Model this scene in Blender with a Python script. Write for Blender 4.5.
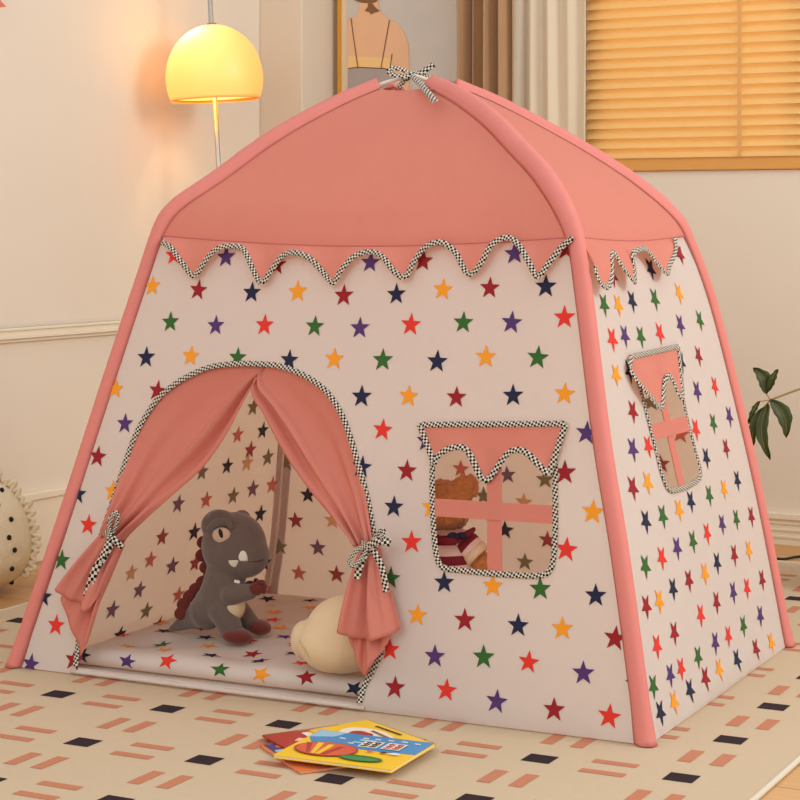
import bpy, bmesh, math, random
from mathutils import Vector, Matrix, noise
from mathutils.geometry import delaunay_2d_cdt
random.seed(7)
for o in list(bpy.data.objects): bpy.data.objects.remove(o)
SC = bpy.context.scene
COL = SC.collection
V = Vector
R = math.radians

# ------------------------------------------------------------------ camera
F = 1975.0; Y0 = 220.0; H = 0.95
cam = bpy.data.cameras.new('camera'); cam.sensor_width = 36; cam.lens = F/800*36
cam.shift_y = -(400-Y0)/800; cam.clip_start = 0.05
co = bpy.data.objects.new('camera', cam); COL.objects.link(co)
co.location = (0, 0, H); co.rotation_euler = (R(90), 0, 0)
SC.camera = co

# ------------------------------------------------------------------ light
SC.view_settings.view_transform = 'Standard'; SC.view_settings.look = 'None'
SC.view_settings.gamma = 1; SC.view_settings.use_curve_mapping = False
SC.view_settings.exposure = 0.0
w = bpy.data.worlds.new('world'); SC.world = w; w.use_nodes = True
w.node_tree.nodes['Background'].inputs[0].default_value = (0.99, 1.02, 1.05, 1)
w.node_tree.nodes['Background'].inputs[1].default_value = 0.88
def area(name, loc, target, size, power, color):
    l = bpy.data.lights.new(name, 'AREA'); l.shape = 'RECTANGLE'; l.size = size[0]; l.size_y = size[1]
    l.energy = power; l.color = color
    o = bpy.data.objects.new(name, l); COL.objects.link(o); o.location = loc
    o.rotation_euler = (V(target)-V(loc)).to_track_quat('-Z', 'Y').to_euler(); return o
area('key_light', (3.5, 2.6, 2.6), (0.2, 4.2, 0.5), (1.3, 1.3), 76, (1.0, 0.99, 0.94))
area('fill_light', (-1.6, 0.6, 2.2), (0.0, 4.2, 0.5), (2.0, 1.6), 28, (1.0, 1.0, 0.98))
area('daylight', (2.1, 7.6, 2.3), (1.0, 5.6, 1.5), (2.0, 1.6), 60, (1.0, 0.95, 0.86))

# ------------------------------------------------------------------ helpers
def ray(px, py): return V(((px-400)/F, 1.0, (Y0-py)/F))
def at_depth(px, py, Y): r = ray(px, py); return V((r.x*Y, Y, H+r.z*Y))
def at_height(px, py, z=0.0): Y = F*(H-z)/(py-Y0); return V(((px-400)/F*Y, Y, z))
def on_plane(px, py, p0, n):
    r = ray(px, py); o = V((0, 0, H)); t = (p0-o).dot(n)/r.dot(n); return o+r*t

def lin(c):
    return tuple(((x/255)/12.92 if x/255 <= .04045 else ((x/255+.055)/1.055)**2.4) for x in c[:3])+(1,)
MATS = {}
def mat(name, rgb, rough=.85, metal=0, noise_amt=0, nscale=40, bump=0, bscale=300, trans=0, sheen=0, emis=None, spec=.3, tcol=None):
    if name in MATS: return MATS[name]
    m = bpy.data.materials.new(name); m.use_nodes = True; nt = m.node_tree; N = nt.nodes; L = nt.links
    b = N['Principled BSDF']; c = lin(rgb)
    b.inputs['Base Color'].default_value = c; b.inputs['Roughness'].default_value = rough
    b.inputs['Metallic'].default_value = metal; b.inputs['Specular IOR Level'].default_value = spec
    if sheen: b.inputs['Sheen Weight'].default_value = sheen
    tc = N.new('ShaderNodeTexCoord')
    if noise_amt:
        n = N.new('ShaderNodeTexNoise'); n.inputs['Scale'].default_value = nscale; n.inputs['Detail'].default_value = 4
        L.new(tc.outputs['Object'], n.inputs['Vector'])
        r = N.new('ShaderNodeMapRange'); r.inputs[3].default_value = 1-noise_amt; r.inputs[4].default_value = 1+noise_amt
        L.new(n.outputs['Fac'], r.inputs[0])
        mx = N.new('ShaderNodeVectorMath'); mx.operation = 'SCALE'; mx.inputs[0].default_value = c[:3]
        L.new(r.outputs[0], mx.inputs['Scale']); L.new(mx.outputs[0], b.inputs['Base Color'])
    if bump:
        n = N.new('ShaderNodeTexNoise'); n.inputs['Scale'].default_value = bscale; n.inputs['Detail'].default_value = 3
        L.new(tc.outputs['Object'], n.inputs['Vector'])
        bp = N.new('ShaderNodeBump'); bp.inputs['Strength'].default_value = bump; bp.inputs['Distance'].default_value = .002
        L.new(n.outputs['Fac'], bp.inputs['Height']); L.new(bp.outputs[0], b.inputs['Normal'])
    if emis: b.inputs['Emission Color'].default_value = lin(emis[0]); b.inputs['Emission Strength'].default_value = emis[1]
    if trans:
        t = N.new('ShaderNodeBsdfTranslucent'); t.inputs[0].default_value = lin(tcol) if tcol else c
        mx = N.new('ShaderNodeMixShader'); mx.inputs[0].default_value = trans
        L.new(b.outputs[0], mx.inputs[1]); L.new(t.outputs[0], mx.inputs[2])
        L.new(mx.outputs[0], N['Material Output'].inputs[0])
    MATS[name] = m; return m

def checker(name='check_ribbon'):
    if name in MATS: return MATS[name]
    m = bpy.data.materials.new(name); m.use_nodes = True; N = m.node_tree.nodes; L = m.node_tree.links
    b = N['Principled BSDF']; b.inputs['Roughness'].default_value = .8; b.inputs['Specular IOR Level'].default_value = .2
    uv = N.new('ShaderNodeUVMap'); c = N.new('ShaderNodeTexChecker')
    mp = N.new('ShaderNodeMapping'); mp.inputs['Rotation'].default_value = (0, 0, R(20)); mp.inputs['Scale'].default_value = (1, 1, 1)
    c.inputs['Scale'].default_value = 2.7; c.inputs['Color1'].default_value = lin((16, 15, 22)); c.inputs['Color2'].default_value = lin((218, 205, 186))
    L.new(uv.outputs[0], mp.inputs[0]); L.new(mp.outputs[0], c.inputs['Vector']); L.new(c.outputs[0], b.inputs['Base Color'])
    MATS[name] = m; return m

class MB:
    def __init__(s): s.v = []; s.f = []; s.m = []; s.uv = []; s.mats = []; s.sm = []
    def mi(s, m):
        if m not in s.mats: s.mats.append(m)
        return s.mats.index(m)
    def add(s, vs, fs, m, uvs=None, smooth=False):
        k = len(s.v); s.v += [V(p) for p in vs]; i = s.mi(m)
        for f in fs:
            s.f.append([k+a for a in f]); s.m.append(i); s.sm.append(smooth)
            s.uv.append([uvs[a] for a in f] if uvs else [(0, 0)]*len(f))
    def box(s, lo, hi, m, M=None):
        x0, y0, z0 = lo; x1, y1, z1 = hi
        vs = [V(p) for p in ((x0, y0, z0), (x1, y0, z0), (x1, y1, z0), (x0, y1, z0), (x0, y0, z1), (x1, y0, z1), (x1, y1, z1), (x0, y1, z1))]
        if M: vs = [M@p for p in vs]
        s.add(vs, [(0, 3, 2, 1), (4, 5, 6, 7), (0, 1, 5, 4), (1, 2, 6, 5), (2, 3, 7, 6), (3, 0, 4, 7)], m)
    def grid(s, P, m, uvs=None, smooth=True, closed=False):
        nr = len(P); nc = len(P[0]); vs = [p for r in P for p in r]; fs = []
        for i in range(nr-1):
            for j in range(nc-(0 if closed else 1)):
                j2 = (j+1) % nc; fs.append((i*nc+j, i*nc+j2, (i+1)*nc+j2, (i+1)*nc+j))
        s.add(vs, fs, m, uvs, smooth)
    def tube(s, pts, r, m, n=8, caps=True):
        pts = [V(p) for p in pts]; P = []; up = None
        for i, p in enumerate(pts):
            t = (pts[min(i+1, len(pts)-1)]-pts[max(i-1, 0)]).normalized()
            if up is None: up = t.orthogonal().normalized()
            up = (up-t*up.dot(t)).normalized(); sd = t.cross(up)
            rr = r[i] if isinstance(r, (list, tuple)) else r
            P.append([p+(up*math.cos(2*math.pi*k/n)+sd*math.sin(2*math.pi*k/n))*rr for k in range(n)])
        s.grid(P, m, closed=True)
        if caps:
            k = len(s.v)-len(P)*n; i = s.mi(m)
            for fc in (list(range(k, k+n))[::-1], list(range(k+(len(P)-1)*n, k+len(P)*n))):
                s.f.append(fc); s.m.append(i); s.sm.append(False); s.uv.append([(0, 0)]*n)
    def lathe(s, prof, m, M=Matrix(), n=48):
        P = [[M@V((r*math.cos(2*math.pi*k/n), r*math.sin(2*math.pi*k/n), z)) for k in range(n)] for r, z in prof]
        s.grid(P, m, closed=True)
    def ell(s, c, r, m, M=None, nu=24, nv=16, e=1.0):
        P = []
        def pw(a): return math.copysign(abs(a)**e, a)
        for i in range(nv+1):
            a = -math.pi/2+math.pi*i/nv
            row = []
            for j in range(nu):
                b = 2*math.pi*j/nu
                q = V((pw(math.cos(a))*pw(math.cos(b))*r[0], pw(math.cos(a))*pw(math.sin(b))*r[1], pw(math.sin(a))*r[2]))
                if M: q = M@q
                row.append(V(c)+q)
            P.append(row)
        s.grid(P, m, closed=True)
    def ribbon(s, pts, nrm, wd, m, thick=.0015):
        pts = [V(p) for p in pts]; rows = []; uvs = []; d = 0
        if not isinstance(nrm, list): nrm = [nrm]*len(pts)
        lowrow = []
        for i, p in enumerate(pts):
            a = pts[max(i-1, 0)]; b = pts[min(i+1, len(pts)-1)]; t = (b-a).normalized(); n = nrm[i].normalized()
            sd = t.cross(n).normalized(); n2 = sd.cross(t).normalized()
            if i: d += (p-pts[i-1]).length
            h = wd/2
            rows.append([p-sd*h-n2*thick, p-sd*h*.85+n2*thick*.6, p+n2*thick, p+sd*h*.85+n2*thick*.6, p+sd*h-n2*thick])
            uvs += [(d/wd, 0), (d/wd, .1), (d/wd, .5), (d/wd, .9), (d/wd, 1)]
        s.grid(rows, m, uvs)
    def build(s, name, parent=None, weld=False, recalc=False):
        me = bpy.data.meshes.new(name); me.from_pydata(s.v, [], s.f)
        for m in s.mats: me.materials.append(m)
        me.polygons.foreach_set('material_index', s.m); me.polygons.foreach_set('use_smooth', s.sm)
        ul = me.uv_layers.new(name='UVMap'); flat = [c for f in s.uv for p in f for c in p]
        ul.data.foreach_set('uv', flat)
        if recalc or weld:
            b = bmesh.new(); b.from_mesh(me)
            if weld: bmesh.ops.remove_doubles(b, verts=b.verts, dist=1e-5)
            if recalc: bmesh.ops.recalc_face_normals(b, faces=b.faces)
            b.to_mesh(me); b.free()
        o = bpy.data.objects.new(name, me); COL.objects.link(o)
        if parent is not None:
            o.parent = parent; o.matrix_parent_inverse = parent_world(parent).inverted()
        return o
def parent_world(o):
    M = o.matrix_basis.copy()
    while o.parent is not None:
        M = o.parent.matrix_basis @ o.matrix_parent_inverse @ M if False else (o.parent.matrix_basis @ (o.matrix_parent_inverse @ M)); o = o.parent
    return M
def tag(o, label=None, cat=None, group=None, kind=None):
    if label: o['label'] = label
    if cat: o['category'] = cat
    if group: o['group'] = group
    if kind: o['kind'] = kind
    return o
def empty(name, loc, label=None, cat=None, group=None, kind=None):
    o = bpy.data.objects.new(name, None); COL.objects.link(o); o.location = loc; o.empty_display_size = .05
    return tag(o, label, cat, group, kind)
def mod(o, t, **k):
    m = o.modifiers.new(t.lower(), t)
    for a, b in k.items(): setattr(m, a, b)
    return m
def catmull(P, n=8, closed=False):
    P = [V(p) for p in P]; out = []; N = len(P)
    for i in range(N if closed else N-1):
        if closed: a, b, c, d = P[i-1], P[i], P[(i+1) % N], P[(i+2) % N]
        else: a, b, c, d = P[max(i-1, 0)], P[i], P[i+1], P[min(i+2, N-1)]
        for k in range(n):
            t = k/n
            out.append(.5*((2*b)+(c-a)*t+(2*a-5*b+4*c-d)*t*t+(3*b-a-3*c+d)*t**3))
    if not closed: out.append(P[-1])
    return out
def resample(P, step):
    P = [V(p) for p in P]; out = [P[0]]; acc = 0
    L = [0]
    for i in range(1, len(P)): L.append(L[-1]+(P[i]-P[i-1]).length)
    n = max(2, int(L[-1]/step)+1); j = 0
    for k in range(1, n):
        d = L[-1]*k/n
        while j < len(L)-2 and L[j+1] < d: j += 1
        t = (d-L[j])/max(L[j+1]-L[j], 1e-9); out.append(P[j].lerp(P[j+1], t))
    out.append(P[-1]); return out
def blob(name, parts, m, parent, voxel=.004, smooth=6, disp=0, dscale=60):
    """one continuous stuffed body grown from overlapping ellipsoids and tapering limbs"""
    b = MB()
    for p in parts:
        if p[0] == 'e': b.ell(p[1], p[2], m, p[3] if len(p) > 3 else None)
        else:
            _, a, ra, c, rc = p; a = V(a); c = V(c); n = max(2, int((a-c).length/(min(ra, rc)*.35)))
            for i in range(n+1):
                t = i/n; r = ra+(rc-ra)*t; b.ell(a.lerp(c, t), (r, r, r), m, nu=16, nv=10)
    o = b.build(name, weld=True)
    mod(o, 'REMESH', mode='VOXEL', voxel_size=voxel); mod(o, 'SMOOTH', factor=.6, iterations=smooth)
    bpy.context.view_layer.update()
    dg = bpy.context.evaluated_depsgraph_get()
    me = bpy.data.meshes.new_from_object(o.evaluated_get(dg)); o.modifiers.clear(); o.data = me
    if disp:
        for v in me.vertices:
            k = noise.noise(v.co*dscale)+.7*noise.noise(v.co*dscale*2.3)
            v.co = v.co+v.normal*disp*k
    for p in me.polygons: p.use_smooth = True
    me.materials.clear(); me.materials.append(m)
    if parent is not None: o.parent = parent; o.matrix_parent_inverse = parent_world(parent).inverted()
    return o

# ------------------------------------------------------------------ materials
WHITE = mat('tent_cotton', (243, 239, 232), bump=.25, bscale=500, trans=.50, tcol=(252, 230, 212), noise_amt=.015, nscale=6)  # transmitted tint is pinker than the cloth, painting in warm bounce inside the tent
PINK = mat('pink_cotton', (229, 144, 126), bump=.3, bscale=420, trans=.3, noise_amt=.04, nscale=14)
PTAPE = mat('pink_tape', (218, 130, 120), bump=.35, bscale=260, noise_amt=.05, nscale=30)
CHK = checker()
INK = {'r': mat('ink_red', (222, 52, 40)), 'm': mat('ink_maroon', (150, 28, 36)), 'o': mat('ink_orange', (240, 150, 32)),
       'g': mat('ink_green', (52, 98, 40)), 'p': mat('ink_purple', (82, 50, 104)), 'n': mat('ink_navy', (34, 36, 62))}
REV = {'r': mat('reverse_red', (226, 128, 110)), 'm': mat('reverse_maroon', (180, 86, 84)), 'o': mat('reverse_orange', (238, 184, 136)),
       'g': mat('reverse_olive', (146, 134, 104)), 'p': mat('reverse_purple', (138, 106, 124)), 'n': mat('reverse_navy', (72, 64, 76))}
WALL = mat('wall_paint', (229, 215, 196), rough=.7, noise_amt=.01, nscale=3)
TRIMW = mat('trim_paint', (234, 221, 198), rough=.5)

# ------------------------------------------------------------------ room shell
RC = V((-.348, 6.644, 0)); EA = V((.866025, -.5, 0)); EB = V((-.5, -.866025, 0))   # along back wall / along left wall
RM = Matrix(((EA.x, EB.x, 0, RC.x), (EA.y, EB.y, 0, RC.y), (0, 0, 1, 0), (0, 0, 0, 1)))
def rbox(name, lo, hi, m, parent=None, bev=0):
    b = MB(); b.box(lo, hi, m, RM); o = b.build(name, parent, recalc=True)
    if bev: mod(o, 'BEVEL', width=bev, segments=2)
    return o
def S(o): o['kind'] = 'structure'; return o
def to_room(p): d = V(p)-RC; return V((d.dot(EA), d.dot(EB), d.z))
BACKN = V((.5, .866025, 0))

# wooden floor
m = bpy.data.materials.new('oak_planks'); m.use_nodes = True; N = m.node_tree.nodes; L = m.node_tree.links
tc = N.new('ShaderNodeTexCoord'); mp = N.new('ShaderNodeMapping'); mp.inputs['Rotation'].default_value = (0, 0, R(28))
br = N.new('ShaderNodeTexBrick'); br.inputs['Scale'].default_value = 1; br.inputs['Brick Width'].default_value = 1.2; br.inputs['Row Height'].default_value = .14
br.inputs['Mortar Size'].default_value = .0015; br.inputs['Color1'].default_value = lin((206, 158, 104)); br.inputs['Color2'].default_value = lin((192, 142, 88)); br.inputs['Mortar'].default_value = lin((120, 80, 45))
mp2 = N.new('ShaderNodeMapping'); mp2.inputs['Scale'].default_value = (2, 30, 1); nz = N.new('ShaderNodeTexNoise'); nz.inputs['Scale'].default_value = 3; nz.inputs['Detail'].default_value = 6
mr = N.new('ShaderNodeMapRange'); mr.inputs[3].default_value = .78; mr.inputs[4].default_value = 1.2
mu = N.new('ShaderNodeVectorMath'); mu.operation = 'SCALE'
L.new(tc.outputs['Object'], mp.inputs[0]); L.new(mp.outputs[0], br.inputs[0]); L.new(mp.outputs[0], mp2.inputs[0]); L.new(mp2.outputs[0], nz.inputs[0]); L.new(nz.outputs[0], mr.inputs[0])
L.new(br.outputs[0], mu.inputs[0]); L.new(mr.outputs[0], mu.inputs['Scale']); L.new(mu.outputs[0], N['Principled BSDF'].inputs[0]); N['Principled BSDF'].inputs['Roughness'].default_value = .45
b = MB(); b.box((-.12, -.12, -.05), (4.4, 6.6, 0), m, RM); S(b.build('floor', recalc=True))

WX0 = to_room(on_plane(587.5, 100, RC, BACKN)).x; WZ0 = on_plane(680, 171, RC, BACKN).z; WX1 = WX0+1.35; WZ1 = 2.25
b = MB(); T = -.12
b.box((-.12, T, 0), (WX0, 0, 2.6), WALL, RM); b.box((WX0, T, 0), (WX1, 0, WZ0), WALL, RM)
b.box((WX0, T, WZ1), (WX1, 0, 2.6), WALL, RM); b.box((WX1, T, 0), (4.4, 0, 2.6), WALL, RM)
S(b.build('wall_back', recalc=True))
b = MB(); b.box((-.12, 0, 0), (0, 6.6, 2.6), WALL, RM); S(b.build('wall_left', recalc=True))
# shift the left wall so that it passes where the photo shows it
PB = 0.222; PA0 = to_room(V((-.46, 6.45, 0))).x; PW = .165
S(rbox('trim_1', (0.0, 0, 0), (PW, PB, 2.6), mat('pier_paint_shaded', (222, 206, 184), rough=.7), bev=.004))       # boxed pier in the corner, wall tone greyed to paint in its turned-away shade
def moulding(name, z0, z1, d, a0=0.0):
    b = MB(); h = z1-z0
    b.box((0, PB, z0), (d*.5, 6.6, z1), TRIMW, RM); b.box((0, PB, z0+h*.25), (d, 6.6, z0+h*.55), TRIMW, RM); b.box((0, PB, z0+h*.8), (d*.8, 6.6, z1), TRIMW, RM)
    o = b.build(name, recalc=True); mod(o, 'BEVEL', width=.002, segments=2); return S(o)
moulding('trim_2', .615, .655, .022)
b = MB(); b.box((0, PB, 0), (.014, 6.6, .175), TRIMW, RM); b.box((0, PB, .175), (.022, 6.6, .195), TRIMW, RM)
o = S(b.build('baseboard_left', recalc=True)); mod(o, 'BEVEL', width=.003, segments=2)
b = MB(); b.box((PW, 0, 0), (4.4, .014, .075), TRIMW, RM); b.box((PW, 0, .075), (4.4, .020, .09), TRIMW, RM)
for z in (.02, .04, .06): b.box((PW, .014, z), (4.4, .0165, z+.006), TRIMW, RM)
o = S(b.build('baseboard_back', recalc=True))
# window
win = empty('window_1', RM@V((WX0, 0, WZ0)), kind='structure')
b = MB(); fw = .045; fm = mat('window_frame_paint', (235, 220, 195), rough=.5)
for lo, hi in (((WX0, -.10, WZ0), (WX0+fw, -.05, WZ1)), ((WX1-fw, -.10, WZ0), (WX1, -.05, WZ1)), ((WX0, -.10, WZ0), (WX1, -.05, WZ0+fw)), ((WX0, -.10, WZ1-fw), (WX1, -.05, WZ1)), (((WX0+WX1)/2-.02, -.10, WZ0), ((WX0+WX1)/2+.02, -.05, WZ1))):
    b.box(lo, hi, fm, RM)
b.build('window_frame', win, recalc=True)
gm = bpy.data.materials.new('pane_glass'); gm.use_nodes = True; N = gm.node_tree.nodes; L = gm.node_tree.links
tr = N.new('ShaderNodeBsdfTransparent'); gl = N.new('ShaderNodeBsdfGlossy'); gl.inputs['Roughness'].default_value = .02; mx = N.new('ShaderNodeMixShader'); mx.inputs[0].default_value = .08
L.new(tr.outputs[0], mx.inputs[1]); L.new(gl.outputs[0], mx.inputs[2]); L.new(mx.outputs[0], N['Material Output'].inputs[0])
b = MB(); b.box((WX0+fw, -.08, WZ0+fw), (WX1-fw, -.074, WZ1-fw), gm, RM); b.build('pane', win, recalc=True)

# blind
pine = mat('blind_pine', (246, 208, 140), rough=.5, noise_amt=.06, nscale=30, trans=.35, tcol=(255, 236, 190))
pine2 = mat('blind_rail_pine', (222, 160, 84), rough=.5, noise_amt=.06, nscale=20)
bl = empty('window_blind', RM@V((WX0, 0, WZ0)), 'closed yellow pine slatted blind covering the window above the tent', 'window blind')
b = MB(); p = .0306; z = WZ0+.040; yb = -.012; i = 0
while z < WZ1-.05:
    rows = []
    for xx in (WX0+.001, WX1-.001):
        rows.append([RM@V((xx, yb+.030*(1-t)**1.3+.002*math.sin(math.pi*t), z+.040*t)) for t in (0, .2, .4, .6, .8, 1)])
    back = [[q+EB*-.0022 for q in r] for r in rows]
    b.grid(rows, pine); b.grid(back, pine)
    b.add([rows[0][0], rows[1][0], back[1][0], back[0][0]], [(0, 1, 2, 3)], pine)
    b.add([rows[0][-1], rows[1][-1], back[1][-1], back[0][-1]], [(0, 1, 2, 3)], pine)
    z += p; i += 1
b.build('slats', bl)
b = MB(); b.box((WX0+.002, -.035, WZ0+.001), (WX1-.002, .012, WZ0+.046), pine2, RM); o = b.build('bottom_rail', bl, recalc=True); mod(o, 'BEVEL', width=.004, segments=2)
b = MB(); b.box((WX0+.002, -.04, WZ1-.06), (WX1-.002, .014, WZ1-.002), pine2, RM); b.build('head_rail', bl, recalc=True)
tape = mat('ladder_tape', (222, 168, 104), rough=.9)
for px in (741.5,):
    ax = to_room(on_plane(px, 100, RC, BACKN)).x
    for k in range(2):
        axx = ax+k*.55
        b = MB(); b.box((axx-.0055, .0195, WZ0+.04), (axx+.0055, .0205, WZ1-.06), tape, RM); b.build('ladder_tape', bl, recalc=True)

# ------------------------------------------------------------------ rug
AR = R(-27.0); RX = V((math.cos(AR), math.sin(AR), 0)); RY = V((-math.sin(AR), math.cos(AR), 0)); RO = V((-.68, 3.931, 0))
def rug_xy(p): d = V(p)-RO; return d.dot(RX), d.dot(RY)
def rugw(x, y, z): q = RO+RX*x+RY*y; return V((q.x, q.y, z))
x1 = rug_xy(at_height(757, 800))[0]; x0 = rug_xy(at_height(13, 610.5))[0]; y1 = rug_xy(at_height(787, 564.7))[1]; y0 = -1.45
rugm = mat('rug_pile', (200, 177, 147), rough=.95, noise_amt=.03, nscale=60, bump=.5, bscale=500)
rugb = mat('rug_brown', (190, 122, 92), rough=.95, noise_amt=.12, nscale=300); rugk = mat('rug_black', (44, 26, 32), rough=.95)
rugh = mat('rug_hem', (214, 202, 180), rough=.95, bump=.6, bscale=200)
rug = empty('patterned_rug', rugw((x0+x1)/2, (y0+y1)/2, 0), 'large cream flatweave rug with brown dashes and black squares under the tent', 'rug')
b = MB()
nx, ny = 30, 30
top = [[rugw(x0+(x1-x0)*i/nx, y0+(y1-y0)*j/ny, .006) for i in range(nx+1)] for j in range(ny+1)]
b.grid(top, rugm, smooth=False)
for (a, c) in (((x0, y0), (x1, y0)), ((x1, y0), (x1, y1)), ((x1, y1), (x0, y1)), ((x0, y1), (x0, y0))):
    b.add([rugw(*a, 0), rugw(*c, 0), rugw(*c, .006), rugw(*a, .006)], [(0, 1, 2, 3)], rugm)
def inlay(cx, cy, hx, hy, m):
    if cx-hx < x0+.03 or cx+hx > x1-.03 or cy-hy < y0+.03 or cy+hy > y1-.03: return
    b.add([rugw(cx-hx, cy-hy, .0066), rugw(cx+hx, cy-hy, .0066), rugw(cx+hx, cy+hy, .0066), rugw(cx-hx, cy+hy, .0066)], [(0, 1, 2, 3)], m)
for i in range(-6, 14):
    for j in range(-8, 10):
        X = .2595*i; Y = .2735*j
        inlay(X, Y, .0265, .0245, rugk)
        for s in (-1, 1):
            inlay(X+.129, Y+.032*s, .041, .0115, rugb); inlay(X+.029*s, Y+.1367, .0125, .040, rugb)
b.build('pile', rug)
for a, c in (((x0, y0), (x1, y0)), ((x1, y0), (x1, y1)), ((x1, y1), (x0, y1)), ((x0, y1), (x0, y0))):
    b = MB(); pts = resample([rugw(*a, .005), rugw(*c, .005)], .05); b.tube(pts, .0055, rugh, n=8); b.build('bound_edge', rug)
RT = .007

# ------------------------------------------------------------------ TENT
FLc = at_height(11, 670); FRc = at_height(649, 750); BRc = at_height(789, 648)
TC = (FLc+BRc)/2; TX = (FRc-FLc).normalized(); TY = V((-TX.y, TX.x, 0)); HX = (FRc-FLc).length/2; HY = (BRc-FRc).length/2
TM = Matrix(((TX.x, TY.x, 0, TC.x), (TX.y, TY.y, 0, TC.y), (0, 0, 1, 0), (0, 0, 0, 1)))
def W(x, y, z): return TM@V((x, y, z))
PROF = {
 'FL': [(0, 0), (.12, .304), (.244, .631), (.318, .822), (.363, .933), (.405, .982), (.505, 1.04), (.644, 1.126), (.796, 1.198), (.92, 1.243), (1, 1.262)],
 'FR': [(0, 0), (.09, .328), (.16, .542), (.225, .8), (.259, .912), (.309, .979), (.389, 1.043), (.492, 1.098), (.621, 1.163), (.804, 1.226), (1, 1.262)],
 'BR': [(0, 0), (.078, .33), (.145, .574), (.207, .773), (.266, .906), (.306, .961), (.399, 1.027), (.505, 1.086), (.61, 1.136), (.766, 1.203), (.896, 1.246), (1, 1.262)],
 'BL': [(.17, 0), (.235, .167), (.28, .378), (.33, .62), (.38, .82), (.41, .92), (.44, .98), (.53, 1.04), (.65, 1.12), (.8, 1.195), (.92, 1.24), (1, 1.262)]}
SG = {'FL': (-1, -1), 'FR': (1, -1), 'BR': (1, 1), 'BL': (-1, 1)}
TAB = {}
for k, P in PROF.items():
    TAB[k] = [(q.x, q.y) for q in catmull([(a, c, 0) for a, c in P], 10)]
def pole(k, z):
    T = TAB[k]
    if z <= 0: s = T[0][0]
    else:
        s = 1.0
        for i in range(len(T)-1):
            if T[i][1] <= z <= T[i+1][1]:
                t = (z-T[i][1])/max(1e-9, T[i+1][1]-T[i][1]); s = T[i][0]+(T[i+1][0]-T[i][0])*t; break
    return V((SG[k][0]*HX*(1-s), SG[k][1]*HY*(1-s), z))
EAVE = .915
PAN = {'front': ('FL', 'FR', 0), 'right': ('FR', 'BR', 1), 'back': ('BR', 'BL', 0), 'left': ('BL', 'FL', 1)}
def surf(pan, w, z, off=0.0, base=False):
    """point on the fabric of one side, w along that side, z up, off outwards (tent axes)"""
    a, c, ax = PAN[pan]; A = pole(a, z); C = pole(c, z)
    u = (w-A[ax])/(C[ax]-A[ax]) if abs(C[ax]-A[ax]) > 1e-6 else .5
    p = A.lerp(C, u); d = (C-A); d.z = 0; n = V((d.y, -d.x, 0)).normalized()
    if base: return p, n, u
    uc = min(max(u, 0), 1); e = math.sin(math.pi*uc)
    if z < EAVE+.02:
        hgt = min(max(z/EAVE, 0), 1)
        bul = .010*e*math.sin(math.pi*hgt) + .003*e*noise.noise(V((w*3, z*3, ax*7.+len(pan))))+.0012*e*noise.noise(V((w*11, z*4, ax*7.+len(pan))))
        if z < .05: bul += .009*e*(1-abs(z-.022)/.028 if abs(z-.022) < .028 else 0)
    else: bul = -.004*e
    q = p+n*(bul+off); q.z = max(q.z, .0085); return q
def SW(pan, w, z, off=0.0): return TM@surf(pan, w, z, off)
def outn(pan):
    a, c, ax = PAN[pan]; d = pole(c, .4)-pole(a, .4); d.z = 0; n = V((d.y, -d.x, 0)).normalized(); n.z = .35
    return (TM.to_3x3()@n).normalized()
def proj(p): return V((400+F*p.x/p.y, Y0+F*(H-p.z)/p.y))
def inv(pan, px, py, off=0.0):
    w, z = 0.0, .5
    if pan in ('front',): w = 0
    for _ in range(25):
        e = V((px, py))-proj(SW(pan, w, z, off)); h = 1e-3
        if e.length < .02: break
        dw = (proj(SW(pan, w+h, z, off))-proj(SW(pan, w, z, off)))/h; dz = (proj(SW(pan, w, z+h, off))-proj(SW(pan, w, z, off)))/h
        det = dw.x*dz.y-dw.y*dz.x
        if abs(det) < 1e-9: break
        sw = (e.x*dz.y-e.y*dz.x)/det; sz = (dw.x*e.y-dw.y*e.x)/det
        w += max(-.3, min(.3, sw)); z += max(-.3, min(.3, sz)); z = max(-.05, min(z, 1.1))
    return V((w, z, 0))

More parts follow.
